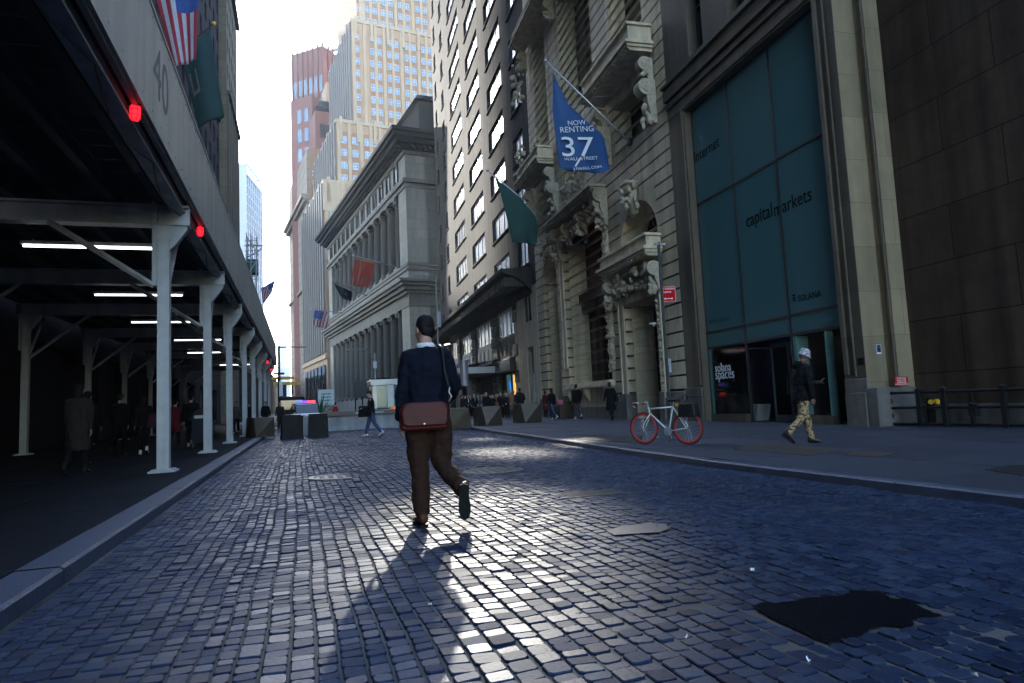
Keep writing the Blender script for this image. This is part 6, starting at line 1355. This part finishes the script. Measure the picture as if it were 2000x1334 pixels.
p = gp(601, 850, 0); tag(MB().loft([(0, 0, 0, .28, .28), (0, 0, .06, .27, .27), (0, 0, .85, .25, .25), (0, 0, .9, .22, .22)], 4).build('concrete_bollard', 'concrete', None, (p.x, p.y+.1, -.03), .7, bevel=.02), 'pale square concrete bollard between the two dark blocks', 'bollard')
# ---- low concrete barrier
c0, c1 = gp(632, 845, 0), gp(784, 836, 0); e = empty('concrete_barrier', (c0.x, c0.y, -.02), atan2(c1.y-c0.y, c1.x-c0.x)); tag(e, 'long low concrete barrier with a dark blue cap across the street', 'barrier')
L_ = (c1-c0).length; b = MB(); b.prism([(0, 0), (.9, 0), (.82, .3), (.78, .78), (.12, .78), (.08, .3)], 0, L_, 'x'); [b.prism([(-.02, 0), (.08, 0), (.08, .12), (0, .08)], .4+i*.95, .9+i*.95, 'x') for i in range(int(L_/.95))]; b.build('body', 'concrete', e, bevel=.02)
b = MB(); b.box(-.03, L_+.03, .02, .88, .782, 1.02); b.build('cap', 'grey_pier', e, bevel=.03); b = MB(); [b.box(x, x+.45, .012, .019, .86, .95) for x in (1.6, 2.6)]; b.build('plate', 'galvanised', e)
# ---- guard booth and beacon box
gb = atY(762, 800, 42); e = empty('guard_booth', (gb.x, 42, 0)); tag(e, 'cream guard booth with green tinted windows behind the concrete barrier', 'guard booth')
zt_ = atY(760, 742, 42).z; w = 1.15
b = MB()
for x0, x1 in ((-w, -w+.25), (-.25, .12), (w-.3, w)): b.box(x0, x1, -1, -.9, .0, zt_-.35)
b.box(-w, w, -.995, -.905, 0, 1.0); b.box(-w, w, .9, 1, 0, zt_-.35); b.box(-w, -w+.1, -.9, .9, 0, zt_-.35); b.box(w-.1, w, -.9, .9, 0, zt_-.35); b.build('wall', 'white_paint', e)
b = MB(); b.box(-w-.12, w+.12, -1.1, 1.1, zt_-.349, zt_); b.build('roof', 'white_paint', e, bevel=.03); b = MB(); b.box(-w+.25, w-.3, -.98, -.93, 1.0, zt_-.36); b.build('window', 'booth_glass', e)
b = MB(); b.box(-w-.2, w+.1, -1.25, -1.2, 1.02, 1.07); b.box(-w-.2, w+.1, -1.25, -1.2, .6, .65); [b.box(x, x+.05, -1.26, -1.2, 0, 1.07) for x in (-w-.2, -.4, .5)]; b.build('guard_rail', 'black_metal', e); b = MB(); b.box(-w, -w+.16, -1.06, -1.0, .3, 1.0); b.build('reflector', 'sign_red', e)
bp_ = atY(772, 815, 37.5); e = empty('signal_box', (bp_.x, 37.5, 0)); tag(e, 'grey signal box with a glowing red lamp in an orange panel', 'signal')
zb_ = atY(772, 800, 37.5).z; b = MB(); b.box(-.35, .45, -.3, .3, 0, zb_-.2); b.build('body', 'concrete', e, bevel=.03); b = MB(); b.box(-.32, .32, -.2, .2, zb_-.19, zb_+.19); b.build('panel', 'orange_paint', e, bevel=.02); b = MB(); b.cyl((0, -.22, zb_), (0, -.2, zb_), .11, None, 16); b.build('lamp', 'red_lamp', e)
# ---- the car with a lit roof sign
cx = atY(597, 800, 47); CA = empty('parked_car', (cx.x, 47, -.02), .06); tag(CA, 'pale blue police style car with a lit red and blue roof bar facing away', 'car')
b = MB(); b.prism([(-.93, .3), (-.95, .75), (-.88, .98), (.88, .98), (.95, .75), (.93, .3)], -2.2, 2.3, 'y'); b.build('body', 'white_paint', CA, bevel=.1)
b = MB(); b.prism([(-1.7, .98), (-1.2, 1.52), (.5, 1.55), (1.3, .98)], -.76, .76, 'x'); g_ = b.build('cabin', 'car_glass', CA, bevel=.08); b = MB(); b.box(-.68, .68, -1.1, .45, 1.55, 1.6); b.build('roof', 'white_paint', g_, bevel=.03)
b = MB(); b.box(-.8, .8, -2.23, -2.19, .62, .8); b.build('boot_band', 'win_blue', CA)
for x in (-.82, .82):
    for y in (-1.4, 1.45): b = MB(); b.cyl((-.11, 0, 0), (.11, 0, 0), .34, None, 22); wq = b.build('wheel', 'rubber', CA, (x, y, .34)); b = MB(); b.cyl((-.115, 0, 0), (.115, 0, 0), .2, None, 16); b.build('rim', 'galvanised', wq)
    b = MB(); b.box(x-.1, x+.1, -2.24, -2.18, .75, .92); b.build('tail_light', 'sign_red', CA)
b = MB(); b.box(-.65, .65, -.3, -.05, 1.61, 1.66); lb_ = b.build('roof_bar', 'black_metal', CA)
for x0, x1, m in ((-.62, -.25, 'sign_lit_blue'), (-.24, .08, 'sign_lit'), (.09, .62, 'sign_lit_red')): b = MB(); b.box(x0, x1, -.32, -.03, 1.665, 1.84); b.build('lamp', m, lb_, bevel=.02)
van = atY(573, 790, 52); e = empty('parked_van', (van.x-.2, 56, 0), .03); tag(e, 'brown box van with its lights on far down the left side', 'van')
b = MB(); b.box(-.95, .95, -2.5, 2.2, .4, 2.3); b.build('body', 'bronze_dark', e, bevel=.15); b = MB(); b.box(-.8, .8, -2.53, -2.5, 1.3, 2.0); b.build('windscreen', 'car_glass', e)
for x in (-.6, .6): b = MB(); b.cyl((x, -2.5, .8), (x, -2.55, .8), .12, None, 12); b.build('headlight', 'warm_lamp', e); b = MB(); b.cyl((x-.1, -1.7, .35), (x+.1, -1.7, .35), .35, None, 16); b.build('wheel', 'rubber', e)
# ---- yellow beams, street poles
def beam(x0, x1, y0, y1, Y, lab, lug):
    a, c = atY(x0, y1, Y), atY(x1, y0, Y); e = empty('lifting_beam', (a.x, Y, a.z)); tag(e, lab, 'lifting beam', 'yellow lifting beams at the end of the shed'); w, h = c.x-a.x, c.z-a.z
    b = MB(); b.box(0, w, -.3, .3, 0, h); [b.box(w*i/5, w*i/5+.08, -.34, .34, -.02, h+.02) for i in range(1, 5)]; b.build('beam', 'orange_paint', e, bevel=.02)
    b = MB(); b.tube([(w*lug, 0, 0), (w*lug, 0, -.5)], .1, 8); b.box(w*lug-.12, w*lug+.12, -.1, .1, -1.0, -.5) if lug > .6 else None; b.build('hook', 'black_metal', e)
beam(530, 575, 735, 742, 80, 'upper of the two yellow lifting beams beyond the shed', .3); beam(534, 587, 745, 753.5, 78, 'lower of the two yellow lifting beams beyond the shed, with a hanging hook', .68)
def lamp(px, base_y, Y, top_y, arm, lab, head_px):
    p = atY(px, base_y, Y); e = empty('street_lamp', (p.x, Y, 0)); tag(e, lab, 'street lamp'); zt_ = atY(px, top_y, Y).z; h = atY(head_px[0], head_px[1], Y-1); d = h-V((p.x, Y, 0))
    b = MB(); b.tube([(0, 0, 0), (0, 0, zt_)], [.11, .07], 10, 0, False); b.cyl((0, 0, 0), (0, 0, .8), .2, .14, 12); b.build('pole', 'galvanised', e); s = V((0, 0, zt_-.5))
    b = MB(); b.tube([s, s.lerp(d, .35)+V((0, 0, .5)), s.lerp(d, .7)+V((0, 0, .35)), d], [.06, .05, .045, .04], 8); b.build('arm', 'galvanised', e, smooth=True)
    b = MB(); u = (d-s); u.z = 0; u.normalize(); b.tube([d-u*.1, d+u*.35, d+u*.75], [.1, .16, .1], 10, 0, True, .5); b.build('lamp_head', 'galvanised', e, smooth=True); return e, zt_
LP, zt_ = lamp(861, 820, 66, 540, 0, 'tall grey street lamp with a long curved arm by the grey office building', (790, 543))
b = MB(); b.box(.1, .35, -.15, .15, 9.0, 10.6); b.build('signal_cabinet', 'galvanised', LP)
lamp(735, 815, 62, 690, 0, 'shorter street lamp with an arm and a camera behind the man in jeans', (692, 683))
e_ = [o for o in bpy.data.objects if o.name == 'street_lamp.001'][0]; b = MB(); b.box(-.16, .16, -.2, .2, atY(735, 712, 62).z-.35, atY(735, 712, 62).z+.3); b.build('camera_box', 'white_paint', e_, bevel=.05); zz_ = atY(735, 745, 62).z; b = MB(); b.box(-1.1, .6, -.25, -.2, zz_-.2, zz_+.2); b.build('street_sign', 'black_metal', e_); 
pl = atY(546, 800, 63); e = empty('signal_pole', (pl.x, 63, 0)); tag(e, 'dark pole with blue signs and a thin mast arm at the shed end', 'signal pole')
z1 = atY(546, 676, 63).z; ax_ = atY(594, 679, 63).x-pl.x; b = MB(); b.tube([(0, 0, 0), (0, 0, z1)], [.16, .1], 10, 0, False); b.tube([(0, 0, z1-.1), (ax_, 0, z1-.1)], [.06, .04], 8); b.tube([(ax_-.7, 0, z1-.12), (ax_+.2, 0, z1-.12)], .09, 8, 0, True, .5); b.build('pole', 'black_metal', e)
zs_ = atY(546, 765, 63).z; b = MB(); b.box(.1, .62, -.2, -.15, zs_-.5, zs_+.6); b.box(-.5, .45, -.2, -.15, zs_+1.5, zs_+1.7); b.build('sign_panel', 'night_blue', e); b = MB(); b.box(-.6, -.15, -.25, -.2, zs_+2.4, zs_+3.2); b.build('sign_panel', 'night_blue', e); b = MB(); b.box(.0, .3, -.22, -.16, zs_-.4, zs_+.9); b.build('notice', 'sign_white', e)
# ---- two white chairs, mailbox, planters
for i, (x, y) in enumerate(((527, 828), (536, 824))):
    p = gp(x, y); e = empty('garden_chair', (p.x, p.y, ZP), -.8); tag(e, ['white slatted garden chair nearest the post at the far kerb', 'white garden chair farther along behind the first chair'][i], 'chair', 'white chairs on the far left kerb'); w = .23
    b = MB(); [b.box(-w, w, -w+k*.1, -w+k*.1+.07, .43, .46) for k in range(5)]; b.build('seat', 'sign_white', e); b = MB(); [b.tube([(-w+k*.11, w, .46), (-w+k*.11, w+.1, .92)], .018, 5) for k in range(5)]; b.tube([(-w, w+.1, .92), (w, w+.1, .92)], .02, 5); b.build('backrest', 'sign_white', e)
    for sx in (-1, 1):
        for sy in (-1, 1): b = MB(); b.tube([(sx*w, sy*w, 0), (sx*w*.9, sy*w*.9, .44)], .02, 6); b.build('leg', 'sign_white', e)
    b = MB(); [b.tube([(s*w, -w, .44), (s*w, -w, .65), (s*w, w+.05, .66)], .018, 5) for s in (-1, 1)]; b.build('armrest', 'sign_white', e)
e = empty('mailbox', (-3.15, 24.6, ZP)); tag(e, 'dark round topped mailbox in the shadow behind the third post', 'mailbox')
b = MB(); b.prism([(-.28, .15), (.28, .15), (.28, 1.0), (.2, 1.2), (0, 1.28), (-.2, 1.2), (-.28, 1.0)], -.3, .3, 'y'); b.build('body', 'flag_black', e, bevel=.02); [MB().box(x, x+.06, y, y+.06, 0, .16).build('leg', 'black_metal', e) for x in (-.27, .21) for y in (-.28, .22)]; MB().box(-.2, .2, -.315, -.301, .95, 1.05).build('slot', 'galvanised', e)
e = empty('planter', (atY(600, 790, 50).x+.9, 50, 0)); tag(e, 'spiky green yucca in a dark planter beside the car', 'plant'); b = MB(); b.loft([(0, 0, 0, .35, .35), (0, 0, .7, .45, .45)], 12); b.build('pot', 'bronze_dark', e)
b = MB(); rnd = random.Random(5)
for k in range(40): a = rnd.uniform(0, 6.28); t = rnd.uniform(.2, 1.2); l = rnd.uniform(1.2, 2.0); d = V((cos(a)*sin(t)-.3, sin(a)*sin(t), cos(t))).normalized(); s = d.cross(V((0, 0, 1))).normalized()*.05; q = V((0, 0, .7)); b.face([q-s, q+s, q+d*l*.6+s*.8-V((0, 0, .03)), q+d*l, q+d*l*.6-s*.8])
b.build('leaves', 'sign_green', e)
# ---- banners on poles at the right
def banner(name, base, tip, outline, u, lab, m, label_cat='flag', nx=20, ny=22, fold=.12):
    """cloth hung under a pole square to the wall: outline = pixel rows (left,right) from the pole down, on the plane at u"""
    e = empty(name, fw(*base), FROT); tag(e, lab, label_cat); b = MB(); bu = base[0]; P0 = V((0, 0, 0)); P1 = V((tip[0]-bu, tip[1]-base[1], tip[2]-base[2])); b.tube([P0, P1], [.05, .035], 10); b.build('pole', 'steel', e, smooth=True)
    b = MB(); b.ball(P1, .08, 10); b.build('finial', 'steel', e, smooth=True); b = MB(); b.box(-.12, .12, -.1, .06, -.15, .15); b.build('pole_socket', 'black_metal', e, bevel=.02)
    rows_ = []
    for (lx, ly), (rx_, ry) in outline: rows_.append((fu(lx, ly, u), fu(rx_, ry, u)))
    k = len(rows_)-1; c = MB()
    for j in range(ny+1):
        t = j/ny*k; i = min(int(t), k-1); f = t-i
        L0 = [rows_[i][0][q]*(1-f)+rows_[i+1][0][q]*f for q in (0, 1)]; R0 = [rows_[i][1][q]*(1-f)+rows_[i+1][1][q]*f for q in (0, 1)]
        for s_ in range(nx+1):
            s = s_/nx; o = L0[0]*(1-s)+R0[0]*s; z = L0[1]*(1-s)+R0[1]*s; w = fold*(.2+.8*j/ny)*(sin(s*7+j/ny*2.5)+.3*sin(s*17-j/ny*6)); c.v.append((u-bu+w, o-base[1], z-base[2]))
    for j in range(ny):
        for s in range(nx): a = j*(nx+1)+s; c.f.append((a, a+1, a+nx+2, a+nx+1)); c.m.append(0)
    q = c.build('cloth', m, e, smooth=True); d = q.modifiers.new('s', 'SOLIDIFY'); d.thickness = .008; return e, rows_
UB = 12.9
o1, z1 = fu(1066, 119, UB); BN, _ = banner('blue_banner', (12.43, .1, 12.35), (UB, o1, z1), [((1080, 140), (1082, 148)), ((1080, 172), (1112, 206)), ((1079, 215), (1150, 240)), ((1085, 262), (1178, 262)), ((1089, 300), (1186, 295)), ((1092, 320), (1190, 324)), ((1094, 327), (1192, 331)), ((1112, 334), (1176, 338))], UB, 'large blue banner with white lettering for rent hanging from a pole on the ornate building', 'banner_blue', 'banner', fold=.07)
def bt(body, pa, pb, hk=1.0):
    u = UB-.135; o, z = fu(pa[0], pa[1], u); o2, z2 = fu(pb[0], pb[1], u); t = text('lettering', body, 1, BN, M(), 'lettering_white', .002); xs = [v.co.x for v in t.data.vertices]; w = max(xs)-min(xs); k = hypot(o-o2, z2-z)/w; a = atan2(z2-z, o-o2)
    for v in t.data.vertices: v.co.x = (v.co.x-min(xs))*k; v.co.y *= k*hk
    # reads facing the camera (-x of the facade frame): text right = -y
    mm = M(((0, 0, -1, u-12.43), (-cos(a), sin(a), 0, o-.1), (sin(a), cos(a), 0, z-12.35), (0, 0, 0, 1))); t.matrix_local = mm
bt('NOW', (1110, 245), (1145, 243), .95); bt('RENTING', (1095, 259), (1160, 256), .95); bt('37', (1099, 305), (1162, 305), .78); bt('WALL STREET', (1102, 314), (1168, 311), .8); bt('37WALL.COM', (1120, 333), (1175, 328), .8)
b = MB(); o, z = fu(1136, 308, UB-.135); o2, z2 = fu(1126, 325, UB-.135); b.prism([(o-.1, z-12.35), (o+.0-.1+.1, z-12.35), (o2-.0, z2-12.35), (o2-.1, z2-12.35)], UB-.137-12.43, UB-.133-12.43, 'x'); b.build('lettering', 'lettering_white', BN)
b = MB(); ow = lambda x, y, u: V((u-12.43, fu(x, y, u)[0]-.1, fu(x, y, u)[1]-12.35)); b.tube([ow(1158, 190, UB), ow(1237, 183, 11.6)], .012, 5, 0, False); b.tube([ow(1213, 268, UB-.3), ow(1219, 320, UB-.4), ow(1243, 362, 12), ow(1290, 470, 11)], .012, 5, 0, False); b.tube([ow(1247, 365, 12), ow(1294, 475, 11)], .012, 5, 0, False); b.build('rope', 'galvanised', BN)
UG = 24.4; o1, z1 = fu(952, 333, UG); ob, zb2 = fu(1064, 431, UG); GN, _ = banner('green_banner', (UG, .1, zb2), (UG, o1, z1), [((965, 344), (968, 350)), ((976, 372), (1010, 378)), ((985, 405), (1048, 424)), ((994, 440), (1051, 440)), ((1000, 469), (1049, 470)), ((1002, 472), (1046, 478)), ((1025, 470), (1048, 482))], UG, 'plain dark green banner hanging from a slanting pole beside the grey building', 'banner_green', 'banner', fold=.1)
b = MB(); ow = lambda x, y: V((-.12, fu(x, y, UG-.12)[0]-.1, fu(x, y, UG-.12)[1]-zb2)); [b.tube([ow(x, 467), ow(x+1, 461)], .03, 5) for x in (1006, 1011, 1016, 1021, 1026)]; b.build('lettering', 'dark_green', GN)
# ---- lamps of sun thrown back by three bright panes of the grey building
def glint(px, py, tgt, watts, size, blend=.9):
    P = plane(px, py, FA+FN*.35, FN); l = bpy.data.lights.new('window_glint', 'SPOT'); l.energy = watts; l.spot_size = R(size); l.spot_blend = blend; l.shadow_soft_size = .4; l.color = (1, .93, .80)
    o = bpy.data.objects.new('window_glint', l); COL.objects.link(o); o.location = P; o.rotation_euler = (P-V(tgt)).to_track_quat('Z', 'Y').to_euler()
for g in GLINTS: glint(*g)

HZ = MB(); HZ.box(-1600, 1600, -1600, 1600, -1.3, 190); hz = HZ.build('haze', 'groove'); hz['kind'] = 'stuff'; hz.data.materials.clear()
hm_ = bpy.data.materials.new('haze_air'); hm_.use_nodes = True; N = hm_.node_tree.nodes; N.remove(N['Principled BSDF']); pv = N.new('ShaderNodeVolumePrincipled'); pv.inputs['Color'].default_value = (.86, .92, 1, 1); pv.inputs['Density'].default_value = HAZE; pv.inputs['Anisotropy'].default_value = .3
hm_.node_tree.links.new(pv.outputs[0], N['Material Output'].inputs['Volume']); hz.data.materials.append(hm_)
# ================================================================ camera and light
cd = bpy.data.cameras.new('camera'); cd.sensor_width = 36; cd.lens = FPX/2000*36; cd.clip_end = 6000; cd.clip_start = .05
co = bpy.data.objects.new('camera', cd); COL.objects.link(co)
m = M((RT, UPV, -FWD)).transposed().to_4x4(); m.translation = CAM; co.matrix_world = m; S.camera = co
SAZ, SEL = R(-8.9), R(22.65)
sd = V((sin(SAZ)*cos(SEL), cos(SAZ)*cos(SEL), sin(SEL)))
sl = bpy.data.lights.new('sun', 'SUN'); sl.energy = SUN_E; sl.angle = R(.53); sl.color = (1, .95, .87)
so = bpy.data.objects.new('sun', sl); COL.objects.link(so); so.rotation_euler = sd.to_track_quat('Z', 'Y').to_euler()
nt = W0.node_tree; bg = nt.nodes['Background']; sk = nt.nodes.new('ShaderNodeTexSky'); sk.sky_type = 'NISHITA'; sk.sun_disc = False
sk.sun_elevation = SEL; sk.sun_rotation = SAZ % (2*pi); sk.air_density = 1.0; sk.dust_density = DUST; sk.ozone_density = 1.3
nt.links.new(sk.outputs[0], bg.inputs['Color']); bg.inputs['Strength'].default_value = SKY_E
S.view_settings.view_transform = 'Standard'; S.view_settings.look = 'None'; S.view_settings.gamma = 1; S.view_settings.exposure = EXPO
S.cycles.use_denoising = True; S.cycles.max_bounces = 7; S.cycles.diffuse_bounces = 4; S.cycles.glossy_bounces = 3; S.cycles.caustics_reflective = False; S.cycles.caustics_refractive = False
S.cycles.sample_clamp_indirect = 4
